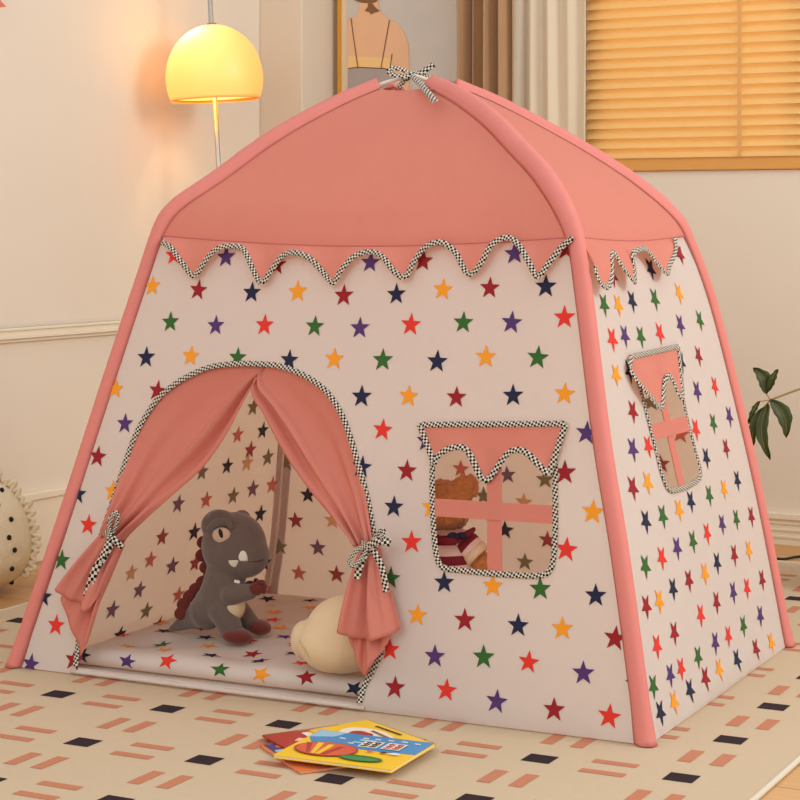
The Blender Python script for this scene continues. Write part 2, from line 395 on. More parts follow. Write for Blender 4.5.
def star_pts(cx, cz, r, rot):
    return [(cx+(r if k % 2 == 0 else r*.41)*math.sin(math.pi*k/5+rot), cz+(r if k % 2 == 0 else r*.41)*math.cos(math.pi*k/5+rot)) for k in range(10)]
def inside(p, poly):
    x, y = p; c = False; n = len(poly)
    for i in range(n):
        x1_, y1_ = poly[i][0], poly[i][1]; x2_, y2_ = poly[i-1][0], poly[i-1][1]
        if (y1_ > y) != (y2_ > y) and x < (x2_-x1_)*(y-y1_)/(y2_-y1_)+x1_: c = not c
    return c
def wall_panel(name, pan, parent, stars, holes=(), zt=.915, step=.032):
    a, c, ax = PAN[pan]; nz_ = 30; lft = []; rgt = []
    for i in range(nz_+1):
        z = zt*i/nz_; lft.append((pole(a, z)[ax], z)); rgt.append((pole(c, z)[ax], z))
    out = lft+rgt[::-1]
    if lft[0][0] > rgt[0][0]: pass
    # fill top and bottom edges
    def edge(p, q, n=30): return [(p[0]+(q[0]-p[0])*k/n, p[1]+(q[1]-p[1])*k/n) for k in range(1, n)]
    loop = lft+edge(lft[-1], rgt[-1])+rgt[::-1]+edge(rgt[0], lft[0])
    vs = [V(p) for p in loop]; ed = [(i, (i+1) % len(loop)) for i in range(len(loop))]
    for h in holes:
        k = len(vs); vs += [V(p[:2]) for p in h]; ed += [(k+i, k+(i+1) % len(h)) for i in range(len(h))]
    xs = [p[0] for p in loop]; x = min(xs)
    while x < max(xs):
        z = .02
        while z < zt:
            q = (x+.003*math.sin(z*50), z)
            if inside(q, loop) and not any(inside(q, h) for h in holes): vs.append(V(q))
            z += step
        x += step
    r = delaunay_2d_cdt(vs, ed, [], 0, 1e-5)
    b = MB(); fs = []
    for f in r[2]:
        cx = sum(r[0][i].x for i in f)/3; cz = sum(r[0][i].y for i in f)/3
        if inside((cx, cz), loop) and not any(inside((cx, cz), h) for h in holes): fs.append(tuple(f))
    b.add([SW(pan, p.x, p.y, -.007*min(1, max(0, (p.y-.872)/.02))*math.sin(math.pi*min(1, max(0, surf(pan, p.x, p.y, 0, True)[2])))**.5) for p in r[0]], fs, WHITE, smooth=True)
    for (w, z, colr, rad, rot) in stars:
        if any(inside((w, z), h) for h in holes): continue
        P = [(w+(p[0]-w)*(1.04 if pan == 'right' else 1), p[1]) for p in star_pts(w, z, rad, rot)]
        if not inside((w, z), loop): continue
        P = [(min(max(p[0], min(pole(a, p[1])[ax], pole(c, p[1])[ax])), max(pole(a, p[1])[ax], pole(c, p[1])[ax])), max(p[1], .002)) for p in P]
        for off, M_ in ((.0012, INK[colr]), (-.0012, REV[colr])):
            cen = SW(pan, w, z, off); ring = [SW(pan, p[0], p[1], off) for p in P]
            b.add([cen]+ring, [(0, 1+i, 1+(i+1) % 10) for i in range(10)], M_)
    return b.build(name, parent)

tent = empty('play_tent', TC, "child's pink and white star-print house tent standing on the rug", 'play tent')

def poly(pan, pts, n=5, closed=True): return [(q.x, q.y) for q in catmull([inv(pan, *p) for p in pts], n, closed)]
# door arch and windows, as traced on their own fabric planes
ARCH = [(75.5, 668), (79, 640), (84, 605), (91, 570), (101, 536.6), (107, 519), (116, 492), (125, 464), (135, 437), (146, 416), (158.6, 398), (171, 387), (185.6, 377.5), (209, 367), (236, 363.5), (262, 363.8),
        (281, 366), (299, 372.5), (316, 382), (330, 395), (342.5, 415), (350, 435), (357.5, 460), (365, 487), (371, 513), (375, 540), (380, 565), (384.5, 595), (385.5, 622), (382, 650), (373, 670), (362, 690)]
arch = [(q.x, q.y) for q in catmull([inv('front', *p) for p in ARCH], 4)]
arch[0] = (arch[0][0], .022); arch[-1] = (arch[-1][0], .022)
zb = .022
door_hole = arch
WIN = [(433.5, 450), (432.5, 475), (433, 507), (434.5, 535), (437, 556), (443, 567), (462, 570), (487.5, 572.8), (520, 575), (540, 575.2), (550, 570.5), (554, 556), (555.5, 530), (555.5, 490), (555, 450)]
fw_hole = [(q.x, q.y) for q in catmull([inv('front', *p) for p in WIN], 3)]
SWIN = [(632, 364), (638, 384), (645.5, 412), (653.8, 445), (661, 474), (667.5, 489), (677, 489.5), (690, 484.5), (698.5, 478), (699, 468), (694, 449), (685, 413), (680, 385), (676, 360)]
sw_pts = [inv('right', *p) for p in SWIN]
sw_hole = [(q.x, q.y) for q in catmull(sw_pts, 3)]

FS = """174,255,r 226,257,p 277,265,m 370.4,262.5,p 423,261,m 514.5,253.5,p 567,249,m 152.5,286,o 198.5,290,m 252,292.5,n 297.8,291.6,o 344,295.5,m 396.6,294.3,n 443,289.5,o 490,288,m 546,286.5,n
170.6,322,g 216,325.5,p 264.8,325,r 315,326.4,g 360,328,p 411,324.6,r 463.5,322.5,g 511.8,322.5,p 564.6,317.4,r 146.4,357.4,n 191,356,o 237.8,357.6,g 289.4,360,n 334.4,359,o 383,360,g 437.4,361.5,n 486,357,o 538,357.6,g 594,358.5,n
115.8,388.8,o 157.6,390.8,m 361.8,396.5,n 408.7,396.2,o 456.6,397.3,m 513.3,395.5,n 564.8,393.8,o 125.2,423.6,p 382.8,429.8,r 426.5,441,p 586.8,433,p 97.9,456.6,m 407,470.8,m 362,467,n 565,472.5,m 613.8,471.5,r
78.3,494,n 113,491,o 394,506.8,n 431.8,507.5,o 593,512,o 88.4,524.8,r 411.8,542,r 566.5,549.5,r 620.8,553,g 61.7,560.2,g 390.7,578,g 444.4,582.4,n 493,586,o 540.4,588.8,g 595.9,595.5,n 43.9,596.6,n
417.4,615,o 465,620,m 518.3,625.5,n 562.5,628.5,o 615.4,638.3,m 56.2,625.2,r 390,649.5,r 435,656.3,p 483.8,657,g 528.8,661.9,r 583.5,673,p 636.8,684.4,g 30.9,664,p 74,660,m 395.3,687.4,m 446.6,690,r 496.9,701.3,p 554.3,709.5,m 609.4,716.3,r"""
RS = """612.5,275,m 650.5,268.8,n 680,253.8,m 603.8,304.5,g 618,305,o 631.8,300.8,n 654.5,298.8,g 678.8,293,o 612,338.8,r 624.5,335.5,p 640.5,336.3,g 659.5,333,r 680,324.5,p 699.5,320,g 615.8,374.5,o 629.5,371,n 681,362,n 698.3,355.5,m 632.5,411,m 696.8,391,p 714.5,386,r 632.5,448.8,p 648,445.8,r 695.5,428.8,r 713,423,g 729,416,p 706,457.5,n 725.8,448,m
632.5,487.5,m 647.5,482.5,o 645.5,521,n 662.5,515.8,g 678.8,509.5,o 690.5,501,n 709,495,g 723.8,489,o 737,480,n 645,566,g 661.5,557.5,r 676.8,547.5,p 692.5,541,g 706.8,533,r 721.8,523.8,p 736,518.8,g 751,516,m
646,606,m 659,600.8,o 672.7,588.4,n 688.6,580,m 704.6,573,o 716.8,562.5,n 734,554.6,m 748.5,550,o 656.7,645.8,r 674,632.7,m 700.5,614.7,r 716.3,601.9,m 733,592,p 746.7,587.7,r 761.8,579.4,m 670,674.6,p 680.8,668.3,r 697.8,656.6,g 715,642.4,p 728,635.6,r 743,625.5,g 760,615.4,p 653,686,g 689.3,689.6,n 704.8,677.7,m 718.6,668.7,o 736.3,659.3,n 755.5,648.5,m 771,642.4,o 660,712,n 673.5,701.6,o"""
BS = """318,547.7,p 299,573,r 336.8,574.4,m 280,547,g 308,495,n 295.8,520.5,m 332.5,520.5,o 285.5,462.5,g 460.8,468.8,r 483.8,496,g 507.5,475,p 545,479.5,g 523.8,502,o 505,530,n 547.5,540,m 525,562,g 651,402,g 680.5,434,r 661,464,m"""
LS = """253,407,g 262.5,430.5,n 237.5,435,r 227,466,n 247,463,o 267.5,457.5,g 202,472,g 178,504,p 206,500,r 233,496,g 252.5,489,p 271.8,485,r 260,514,n 194,532,n 162,537,m 172,566,p 195,563,m 131,573,o 150,560,r 139,590,p 112,610,p 146,611,g 178,595,r 159,625,m 120,635,n 250,450,m"""
def stars(pan, txt, r=.0232):
    out = []; base = math.pi+.12 if pan == 'right' else 0
    for t in txt.split():
        x, y, c = t.split(','); q = inv(pan, float(x), float(y)); out.append((q.x, q.y, c, r*random.uniform(.96, 1.04)*(1.1 if pan == 'right' else 1), base+random.uniform(-.07, .07)))
    return out
def fill(pan, have, dmin=.085):
    """the regular print carried on wherever the photo does not show single stars"""
    a, c, ax = PAN[pan]; out = list(have); cols = 'nomgpr'; j = 0; z = .04
    while z < .92:
        w = -.75+(.052 if j % 2 else 0); i = 0
        while w < .75:
            if all((w-s[0])**2+(z-s[1])**2 > dmin**2 for s in out): out.append((w+random.uniform(-.006, .006), z+random.uniform(-.006, .006), cols[(i*2+j*3+(i*j) % 3) % 6], .0232, random.uniform(-.08, .08)))
            w += .104; i += 1
        z += .076; j += 1
    return out
fstars = stars('front', FS); rstars = stars('right', RS); bstars = fill('back', stars('back', BS)); lstars = fill('left', stars('left', LS))
mir = [(p[0], p[1]) for p in sw_hole]
wall_panel('front_wall', 'front', tent, fstars, [door_hole, fw_hole])
wall_panel('side_wall', 'right', tent, rstars, [sw_hole])
wall_panel('back_wall', 'back', tent, bstars)
wall_panel('side_wall', 'left', tent, lstars, [mir])
# roof panels with the open notch at the crown
for pan in ('front', 'right', 'back', 'left'):
    a, c, ax = PAN[pan]; rows = []; ZT = 1.238; nu = 24
    zs = [EAVE+(ZT-EAVE)*(1-(1-k/28)**1.6) for k in range(29)]
    for z in zs:
        row = []
        for j in range(nu+1):
            u = j/nu; notch = .012*math.sin(math.pi*u)*max(0, (z-1.15)/(ZT-1.15)); zz = z-notch-(.020 if pan == 'front' else .010)*math.sin(math.pi*u)*max(0, 1-(z-EAVE)/.12)
            A = pole(a, zz)[ax]; C = pole(c, zz)[ax]; row.append(SW(pan, A+(C-A)*u, zz, 0.001))
        rows.append(row)
    b = MB(); b.grid(rows, PINK); b.build('roof_panel', tent)
# seam line along the eave
for pan in ('front', 'right', 'back', 'left'):
    a, c, ax = PAN[pan]; A = pole(a, EAVE)[ax]; C = pole(c, EAVE)[ax]
    pts = []
    for j in range(31):
        u = j/30; zz = EAVE-(.020 if pan == 'front' else .010)*math.sin(math.pi*u); pts.append(SW(pan, A+(C-A)*u, zz+.003, .0035))
    b = MB(); b.ribbon(pts, outn(pan), .0022, mat('pink_seam', (198, 108, 102)), .0008); b.build('eave_seam', tent)

# pole sleeves wrapping each corner
def sleeve(k, fn, sn):
    """k pole name; fn/sn = panels on its two sides"""
    rows = []; zlist = [1.243*(1-(1-i/110)**1.35) for i in range(111)]
    wmax = .028
    for i, z in enumerate(zlist):
        P = pole(k, z); wd = wmax+(.006*max(0, 1-z/.1))+.010*min(1, max(0, (z-.90)/.15))
        def ddir(pan):
            a, c, ax = PAN[pan]; other = c if a == k else a; d = pole(other, z)-P; d.z = 0; return d.normalized()
        dz = (pole(k, min(z+.01, 1.26))-pole(k, max(z-.01, 0))).normalized()
        def perp(d): q = d-dz*d.dot(dz); return q.normalized()
        d1 = perp(ddir(fn)); d2 = perp(ddir(sn))
        o_ = -(d1+d2).normalized(); n1 = (o_-d1*o_.dot(d1)).normalized(); n2 = (o_-d2*o_.dot(d2)).normalized()
        pk = .0025*noise.noise(V((z*55, len(k)*3.1, 1)))*(1 if z > .93 else .35)
        cr = .008
        rr = .0165+.0040*min(1, max(0, (z-.90)/.12))+.003*max(0, 1-z/.08)
        o2 = (o_-dz*o_.dot(dz)).normalized(); sd = dz.cross(o2).normalized()
        if sd.dot(d1) < 0: sd = -sd
        rr *= 1.35 if k == 'BR' else 1; rr1 = rr*(1+pk*18); Cc = P-o2*(.012 if k == 'BR' else .006); wd = rr*1.38
        ring = [P+d1*wd+n1*.0008]+[Cc+sd*rr1*math.cos(t_)+o2*rr1*math.sin(t_)*(1-.12*abs(math.sin(2*t_))) for t_ in [math.pi*q_/10 for q_ in range(11)]]+[P+d2*wd+n2*.0008, P+d2*.004+n2*.0005, P+d1*.004+n1*.0005]
        rows.append([TM@(q if q.z > .008 else V((q.x, q.y, .008))) for q in ring])
    b = MB(); b.grid(rows, PTAPE, closed=True)
    n = 15; b.add(rows[0], [tuple(range(n))], PTAPE); b.add(rows[-1], [tuple(range(n))[::-1]], PTAPE)
    return b.build('pole_sleeve', tent, weld=True, recalc=True)
sleeve('FL', 'front', 'left'); sleeve('FR', 'front', 'right'); sleeve('BR', 'back', 'right'); sleeve('BL', 'back', 'left')
pmat = mat('pole_white', (238, 226, 205), rough=.4)
for a, c, dz in (('FL', 'BR', 0), ('FR', 'BL', .006)):
    pts = [pole(a, 1.2*i/20) for i in range(21)]
    top = [pole(a, 1.2+.061*i/10) for i in range(1, 11)]
    dn = [pole(c, 1.2+.061*i/10) for i in range(10, 0, -1)]; d2 = [pole(c, 1.2*i/20) for i in range(20, -1, -1)]
    P = [TM@V((q.x, q.y, max(.022, q.z-.001+dz*max(0, (q.z-1.235)/.027)))) for q in pts+top+dn[1:]+d2]
    b = MB(); b.tube(resample(P, .02), .0042, pmat, n=10); b.build('pole', tent)
fer = mat('ferrule_steel', (110, 100, 92), rough=.35, metal=.8)
P1 = TM@(pole('BR', 1.252)+V((0, 0, .000))); P2 = TM@(pole('BR', 1.236)+V((0, 0, 0)))
b = MB(); b.tube([P1, P1.lerp(P2, .5), P2], .0068, fer, n=12); b.build('ferrule', tent)

# scalloped valances
def scallop_front():
    P = [(163, 243), (172, 247), (181, 260), (193.7, 276), (206, 262), (218, 249.5), (233, 246), (246, 252), (261.5, 282), (272, 270), (283, 256), (296, 252.6), (310, 258), (322, 271), (334.4, 283), (343, 270), (356, 256), (372, 252), (385, 258),
         (395, 271), (405.6, 277.5), (414, 262), (427, 247), (443, 242.5), (456, 253), (463, 267), (471, 274.5), (482, 264), (493, 245), (507, 237.6), (519, 245), (530, 262), (538.8, 277), (549, 264), (561, 248), (575, 237)]
    return [inv('front', *p, .014) for p in P]
def scallop_right():
    P = [(594, 266), (598, 280), (605, 287.5), (609, 275), (611, 256), (614, 254), (621, 268), (632, 282.5), (634, 270), (632, 255), (638, 249), (647, 251), (655, 263), (664.5, 273.8), (670, 262), (675, 238)]
    return [inv('right', *p, .02) for p in P]
def valance(pan, pts, off):
    a, c, ax = PAN[pan]
    e = catmull(pts, 6); rows = []; seq = []
    Az, Cz = pole(a, EAVE)[ax], pole(c, EAVE)[ax]
    for q in e:
        col = []; u_ = min(1, max(0, (q.x-Az)/(Cz-Az)))
        ztop = EAVE+.002-(.020 if pan == 'front' else .010)*math.sin(math.pi*u_)
        for k in range(7):
            t = k/6; z = ztop+(q.y-ztop)*t
            # rows fan from the eave down to the scalloped edge
            A = pole(a, z)[ax]; C = pole(c, z)[ax]; lo, hi = min(A, C), max(A, C)
            w = min(max(q.x, lo+.004), hi-.004)
            col.append(SW(pan, w, z, (.003+off*min(1, t*1.3))+.003*math.sin(q.x*60)*t))
        rows.append(col); seq.append(col[-1])
    b = MB(); b.grid(rows, PINK); o = b.build('valance', tent)
    r = MB(); seq = resample(seq, .006); r.ribbon([p+outn(pan)*.0022 for p in seq], outn(pan), .0115, CHK); r.build('check_trim', o)
valance('front', scallop_front(), .014); valance('right', scallop_right(), .02)
def scallop_gen(pan, n):
    a, c, ax = PAN[pan]; A = pole(a, .88)[ax]; C = pole(c, .88)[ax]; P = []
    for i in range(n*8+1):
        t = i/(n*8); P.append(V((A+(C-A)*t, .897-.07*(1-abs(math.sin(math.pi*t*n)))**1.1, 0)))
    return P
valance('back', scallop_gen('back', 6), .014); valance('left', scallop_gen('left', 4), .005)

# checker trims round the door and the windows
def trim(name, pan, loop, parent, wd=.0125, off=.003, closed=False):
    pts = [SW(pan, p[0], p[1], off) for p in loop]
    if closed: pts.append(pts[0])
    b = MB(); b.ribbon(resample(pts, .006), outn(pan), wd, CHK); return b.build(name, parent)
trim('door_trim', 'front', arch, tent, .0118)
trim('window_trim', 'front', fw_hole, tent, .0115)
trim('window_trim', 'right', sw_hole, tent, .0115)
trim('window_trim', 'left', mir, tent, .0115)
trim('window_trim', 'left', mir, tent, .0125, off=-.004)

def strip(pan, p, q, wd, off, m, n=12):
    """flat fabric tape between two points of a side"""
    d = (V(q)-V(p)).normalized(); s = V((-d.y, d.x, 0)) ; rows = []
    for i in range(n+1):
        t = i/n; c_ = V(p).lerp(V(q), t); rows.append([SW(pan, (c_+s*wd*e).x, (c_+s*wd*e).y, off) for e in (-.5, -.25, 0, .25, .5)])
    back = [[v-outn(pan)*.0015 for v in r] for r in rows]
    b = MB(); b.grid(rows, m); b.grid(back, m); return b
PM = PINK
strip('front', inv('front', 494.5, 448), inv('front', 495, 572.5), .030, .001, PM).build('window_crossbar', tent)
strip('front', inv('front', 434, 507), inv('front', 555.5, 514.5), .033, .0035, PM).build('window_crossbar', tent)
def lrp(a, c, t): return V(a).lerp(V(c), t)
for pan in ('right', 'left'):
    strip(pan, inv('right', 654, 358), inv('right', 681.5, 486), .034, .001, PM).build('window_crossbar', tent)
    strip(pan, inv('right', 651, 432), inv('right', 688, 423), .030, .0035, PM).build('window_crossbar', tent)

# window flaps with a scalloped lower edge
def flap(pan, top_l, top_r, low, kout, offs=.010):
    """top edge between two points, lower edge a list of (w,z)"""
    rows = []; edge_ = []; low = catmull(low, 5); n = len(low); tl = V(top_l); tr_ = V(top_r)
    for i, q in enumerate(low):
        t = (q.x-low[0].x)/(low[-1].x-low[0].x); t = min(max(t, 0), 1); tp = tl.lerp(tr_, t); col = []
        for k in range(8):
            s = k/7; c_ = tp.lerp(q, s)
            # pinch sides inwards like the sewn edge
            col.append(SW(pan, c_.x, c_.y, offs*.6+kout*(tp.y-c_.y)+.004*math.sin(t*9)*s))
        rows.append(col)
    b = MB(); b.grid(rows, PINK); o = b.build('window_flap', tent)
    n_ = outn(pan); r = MB()
    r.ribbon(resample([c_[0]+n_*.002 for c_ in rows], .006), n_, .0115, CHK); r.ribbon(resample([c_[-1]+n_*.0025 for c_ in rows], .006), n_, .0125, CHK)
    r.ribbon(resample([p+n_*.0022 for p in rows[0]], .006), n_, .012, CHK); r.ribbon(resample([p+n_*.0022 for p in rows[-1]], .006), n_, .012, CHK)
    r.build('check_trim', o); return rows
LOW = [(436, 463), (441, 455), (450, 449), (462.5, 446.5), (470, 451), (477, 465), (482, 476), (488, 480), (494, 474), (502, 462), (511, 452), (520, 449.5), (530, 453), (541, 464), (551, 474)]
flap('front', inv('front', 421, 424.5), inv('front', 567, 423.5), [inv('front', *p) for p in LOW], .03)
tl = inv('right', 628, 357); trr = inv('right', 675, 346.5)
SL = [(632, 368), (637, 380), (644, 391), (653, 402), (661.5, 408), (664.5, 396), (666, 382), (669, 376), (673, 384), (676, 395), (679, 397), (681.5, 390)]
for pan in ('right', 'left'):
    flap(pan, tl, trr, [inv('right', *p, .015) for p in SL], .10, .010)

# curtains gathered to each side of the door
def curtain(outer, inner, tie, layers, sgn, ribbons):
    O = catmull([inv('front', *p) for p in outer], 6); I = catmull([inv('front', *p) for p in inner], 6)
    O = resample(O, .01); n = 46; rows = []
    O = [O[int(i*(len(O)-1)/n)] for i in range(n+1)]; I = resample(I, .005); I = [I[int(i*(len(I)-1)/n)] for i in range(n+1)]
    for i in range(n+1):
        v = i/n; row = []
        for j in range(33):
            a = j/32; q = O[i].lerp(I[i], a)
            g = v**1.5
            fold = (.016*g*math.sin(a*a*17+1.2)*(.25+.75*a)+.010*v**4*math.sin(a*30))*min(1, a*4) - .018*math.sin(math.pi*a)*math.sin(math.pi*v)
            fold += .024*math.exp(-((a-.74)/.05)**2)*math.sin(math.pi*v**.8) - .020*math.exp(-((a-.87)/.045)**2)*math.sin(math.pi*v**.8)+.010*math.exp(-((a-.96)/.04)**2)*math.sin(math.pi*v)
            off = (-.006*(1-v)+.014*v**4)+fold
            row.append(SW('front', q.x, q.y, off))
        rows.append(row)
    b = MB(); b.grid(rows, PINK)
    for (left_, hem, right_, kf, base) in layers:
        hemp = catmull([inv('front', *p, base+.018) for p in hem], 6); hemp = resample(hemp, .004); m_ = 28
        hemp = [hemp[int(i*(len(hemp)-1)/m_)] for i in range(m_+1)]; Lp = inv('front', *left_, .02); Rp = inv('front', *right_, .02); rr = []
        for i in range(21):
            v = i/20; row = []
            for j in range(m_+1):
                a = j/m_; tp = Lp.lerp(Rp, a); q = tp.lerp(hemp[j], v)
                e = math.sin(math.pi*v*.5); side = 1
                row.append(SW('front', q.x, q.y, base+.016*e+kf*e*math.sin(a*math.pi*3.6+.6)+.007*math.sin(a*23+1)*math.sin(math.pi*v*.8)))
            rr.append(row)
        b.grid(rr, PINK)
        hemr = [[p+outn('front')*.0012 for p in rr[18]], [p+outn('front')*.0016 for p in rr[19]]]
    o = b.build('curtain', tent); mod(o, 'SOLIDIFY', thickness=.0016, offset=0)
    r = MB(); n_ = outn('front')
    for pts, wd in ribbons:
        P = [SW('front', *inv('front', p[0], p[1], p[2]).xy, p[2]) for p in pts]
        P = catmull(P, 8); r.ribbon(resample(P, .005), n_, wd, CHK, .002)
    t = r.build('tie_ribbon', o); t['label'] = 'black and white checked ribbon tied round the curtain'
    return o
curtain([(263, 364), (236, 363.8), (209, 367), (185, 378), (158, 399), (135, 437), (125, 464), (116, 493), (107, 521), (104, 533)],
        [(264, 367), (254, 382), (243, 401), (226, 434), (203, 467), (172, 495), (147, 517), (128, 535), (121, 545)],
        (112, 540),
        [((103, 534), [(62.5, 597), (68, 622), (80, 655), (87, 644), (97, 600)], (121, 546), .006, .006),
         ((102, 532), [(57, 589), (66, 598), (76, 604), (87.5, 611), (99, 590)], (121, 546), .010, .020)], -1,
        [([(113, 538, .04), (104, 555, .045), (94, 572, .045), (86, 597, .04)], .019), ([(111, 535, .04), (106, 548, .05), (99, 562, .05)], .014),
         ([(104, 532, .02), (112, 538, .046), (122, 548, .03)], .014), ([(110, 537, .04), (116, 524, .05), (117, 513, .055), (113, 514, .06), (109, 526, .055), (110, 537, .05)], .009),
         ([(111, 536, .04), (109, 522, .045), (113, 515, .04)], .012)])
curtain([(261, 364.4), (281, 367), (299, 373.5), (316, 383), (330, 396), (342.5, 416), (350, 436), (357.5, 461), (365, 488), (371, 515), (376, 541)],
        [(257, 370), (250, 392), (263, 415), (279, 445), (295, 471), (314, 497), (333, 520), (348, 534), (361, 545)],
        (368, 546),
        [((363, 546), [(350, 636), (356, 660), (362, 678), (372, 664), (384, 648), (390, 632)], (377, 546), .006, .006),
         ((361, 545), [(339.5, 631), (350, 637), (366, 641.5), (380, 638), (392, 634), (397, 629)], (378, 546), .014, .022)], 1,
        [([(368, 546, .045), (361, 562, .05), (356, 579, .05)], .015), ([(370, 546, .045), (381, 566, .045), (386, 592, .04)], .013),
         ([(368, 546, .05), (378, 541, .062), (391, 543, .06)], .015), ([(370, 545, .05), (377, 534, .062), (383, 530, .066), (383, 537, .064), (374, 545, .055)], .009),
         ([(367, 546, .05), (357, 550, .062), (349, 561, .066), (353, 566, .064), (361, 558, .058), (367, 549, .052)], .008),
         ([(361, 543, .02), (368, 547, .05), (377, 545, .02)], .014)])

# crown ribbon bow
b = MB(); up = V((0, -.75, .66)); yk = (TM@pole('FR', 1.262)).y-.012
def K(px, py, d=0): return at_depth(px, py, yk-d)
for pts, wd in (([K(412, 74), K(421, 72, .012), K(434, 64, .02)], .015), ([K(412, 75), K(402, 69, .012), K(392, 68, .015), K(389, 71, .018), K(393, 74.5, .02), K(402, 76, .02), K(412, 76, .01)], .012),
                ([K(412, 75, .01), K(418, 81, .07), K(426, 90, .15), K(436, 102, .23)], .015), ([K(413, 75), K(421, 72, .01), (K(427, 76, .012)), K(431, 80, .015)], .010), ([K(409, 77), K(403, 82, .006), K(399, 88, .004)], .010),
                ([K(408, 72, .005), K(412, 75, .016), K(416, 78, .005)], .014)):
    b.ribbon(resample(catmull(pts, 8), .005), up, wd, CHK, .002)
o = b.build('crown_bow', tent); o['label'] = 'checked ribbon bow tied over the crossed poles'
# floor sheet with hem
b = MB(); rows = []
for i in range(21):
    rows.append([W(-HX+.03+(2*HX-.06)*j/20+ (0.11*(1-j/20)*(i/20)), -HY+.012+(2*HY-.024-.06*(1-j/20))*i/20, RT+.004) for j in range(21)])
low = [[p-V((0, 0, .003)) for p in r] for r in rows]
b.grid(rows, WHITE); b.grid(low, WHITE); b.build('floor_sheet', tent)
b = MB(); x0d = door_hole[0][0]-.01; x1d = door_hole[-1][0]+.01; rows = []
for i in range(41):
    t = i/40; w_ = x0d+(x1d-x0d)*t; rows.append([SW('front', w_, .010+.0015*k, .006-.004*abs(k-2)) for k in range(0, 6)])
b.grid(rows, WHITE); o = b.build('door_sill', tent); mod(o, 'SOLIDIFY', thickness=.002)

# ------------------------------------------------------------------ padded play mat inside the tent
b = MB(); rows = []; nx, ny = 90, 56; MX0 = -HX+.12; MX1 = HX-.09; MY0 = -HY+.045; MY1 = HY-.15
def mat_h(x, y):
    u = (x-MX0)/(MX1-MX0); v = (y-MY0)/(MY1-MY0); ed = min(u*(MX1-MX0), (1-u)*(MX1-MX0), v*(MY1-MY0), (1-v)*(MY1-MY0))
    pz = math.sqrt(max(0, 1-(1-min(1, ed/.035))**2))
    tuft = 0
    for i in range(5):
        for j in range(3):
            cx = MX0+(MX1-MX0)*(i+.5)/5; cy = MY0+(MY1-MY0)*(j+.5)/3; tuft += math.exp(-((x-cx)**2+(y-cy)**2)/.0022)
    return RT+.008+.036*pz+(-.012*tuft+.006*noise.noise(V((x*6, y*6, 0)))+.003*noise.noise(V((x*19, y*19, 3))))*pz
RR = .026
def mat_p(x, t, up=0.0):
    """point on the pad; t>=0 runs back over its top, t<0 rolls down over the puffy front edge"""
    if t >= 0: return W(x, MY0+RR+t, mat_h(x, max(MY0+.04, MY0+RR+t))+up)
    an = -t/RR; zt = mat_h(x, MY0+.04); zc = (zt+RT+.006)/2; hh = zt-zc; bulge = RR*(1+.18*noise.noise(V((x*7, 0, 5))))
    return W(x, MY0+RR-(bulge+up)*math.sin(an), zc+(hh+up)*math.cos(an))
ts = [-RR*math.pi*(1-k/14) for k in range(14)]+[(MY1-MY0-RR)*j/ny for j in range(ny+1)]
for t in ts: rows.append([mat_p(MX0+(MX1-MX0)*i/nx, t) for i in range(nx+1)])
b.grid(rows, WHITE)
zlow = RT+.0055
for s_ in (0, -1):
    c1 = [r_[s_] for r_ in rows]; b.grid([c1, [V((p.x, p.y, zlow)) for p in c1]], WHITE)
b.grid([rows[-1], [V((p.x, p.y, zlow)) for p in rows[-1]]], WHITE); b.grid([[V((p.x, p.y, zlow)) for p in rows[-1]], rows[0]], WHITE)
cols = 'nmogrp'; j = 0; t = -.030
while t < MY1-MY0-RR-.02:
    x = MX0+.035+(.055 if j % 2 else 0); i = 0
    while x < MX1-.03:
        cx = x+random.uniform(-.012, .012); cy = t+random.uniform(-.008, .008); c_ = cols[(i*5+j*2+(i*j) % 2) % 6]; P = star_pts(cx, cy, .0235, random.uniform(-.35, .35))
        P = [(p[0], max(p[1], -RR*math.pi*.95)) for p in P]
        ce = mat_p(cx, cy, .0012); m1 = [mat_p(cx+(p[0]-cx)*.33, cy+(p[1]-cy)*.33, .0012) for p in P]; mid = [mat_p(cx+(p[0]-cx)*.66, cy+(p[1]-cy)*.66, .0012) for p in P]; ring = [mat_p(p[0], p[1], .0012) for p in P]
        b.add([ce]+m1+mid+ring, [(0, 1+k, 1+(k+1) % 10) for k in range(10)]+[(1+k, 11+k, 11+(k+1) % 10, 1+(k+1) % 10) for k in range(10)]+[(11+k, 21+k, 21+(k+1) % 10, 11+(k+1) % 10) for k in range(10)], INK[c_])
        x += .108; i += 1
    t += .074; j += 1
o = b.build('padded_mat'); tag(o, 'puffy white star-print padded mat lying on the tent floor', 'play mat')
def mat_top(x, y):
    d = V((x, y, 0))-TC; return mat_h(d.dot(TX), d.dot(TY))+.005

# ------------------------------------------------------------------ dinosaur plush
s = .002145
bx_, by_ = (215-400)/F*4.24, 4.24
zb0 = mat_top(bx_, by_)
dino = empty('dinosaur_plush', (bx_, by_, zb0), 'grey plush dinosaur with maroon spines sitting on the padded mat', 'soft toy')
gz = .95-(643-220)*4.24/F
def D(px, py, d=0):      # px/py of the toy's own outline, d centimetres further away
    Y = 4.24+d; return V(((px-400)/F*Y, Y, .95-(py-220)*Y/F+.003))
grey = mat('dino_plush', (108, 91, 82), bump=.5, bscale=700, sheen=.4, noise_amt=.08, nscale=25)
mar = mat('dino_maroon', (108, 40, 30), bump=.4, bscale=500, sheen=.3)
cream = mat('dino_cream', (222, 196, 160), bump=.3, bscale=500); wht = mat('dino_white', (232, 222, 205)); blk = mat('dino_black', (20, 16, 18), rough=.4)
hc = D(234, 547, .0); rx, ry, rz = 33*s, 30*s, 33.5*s
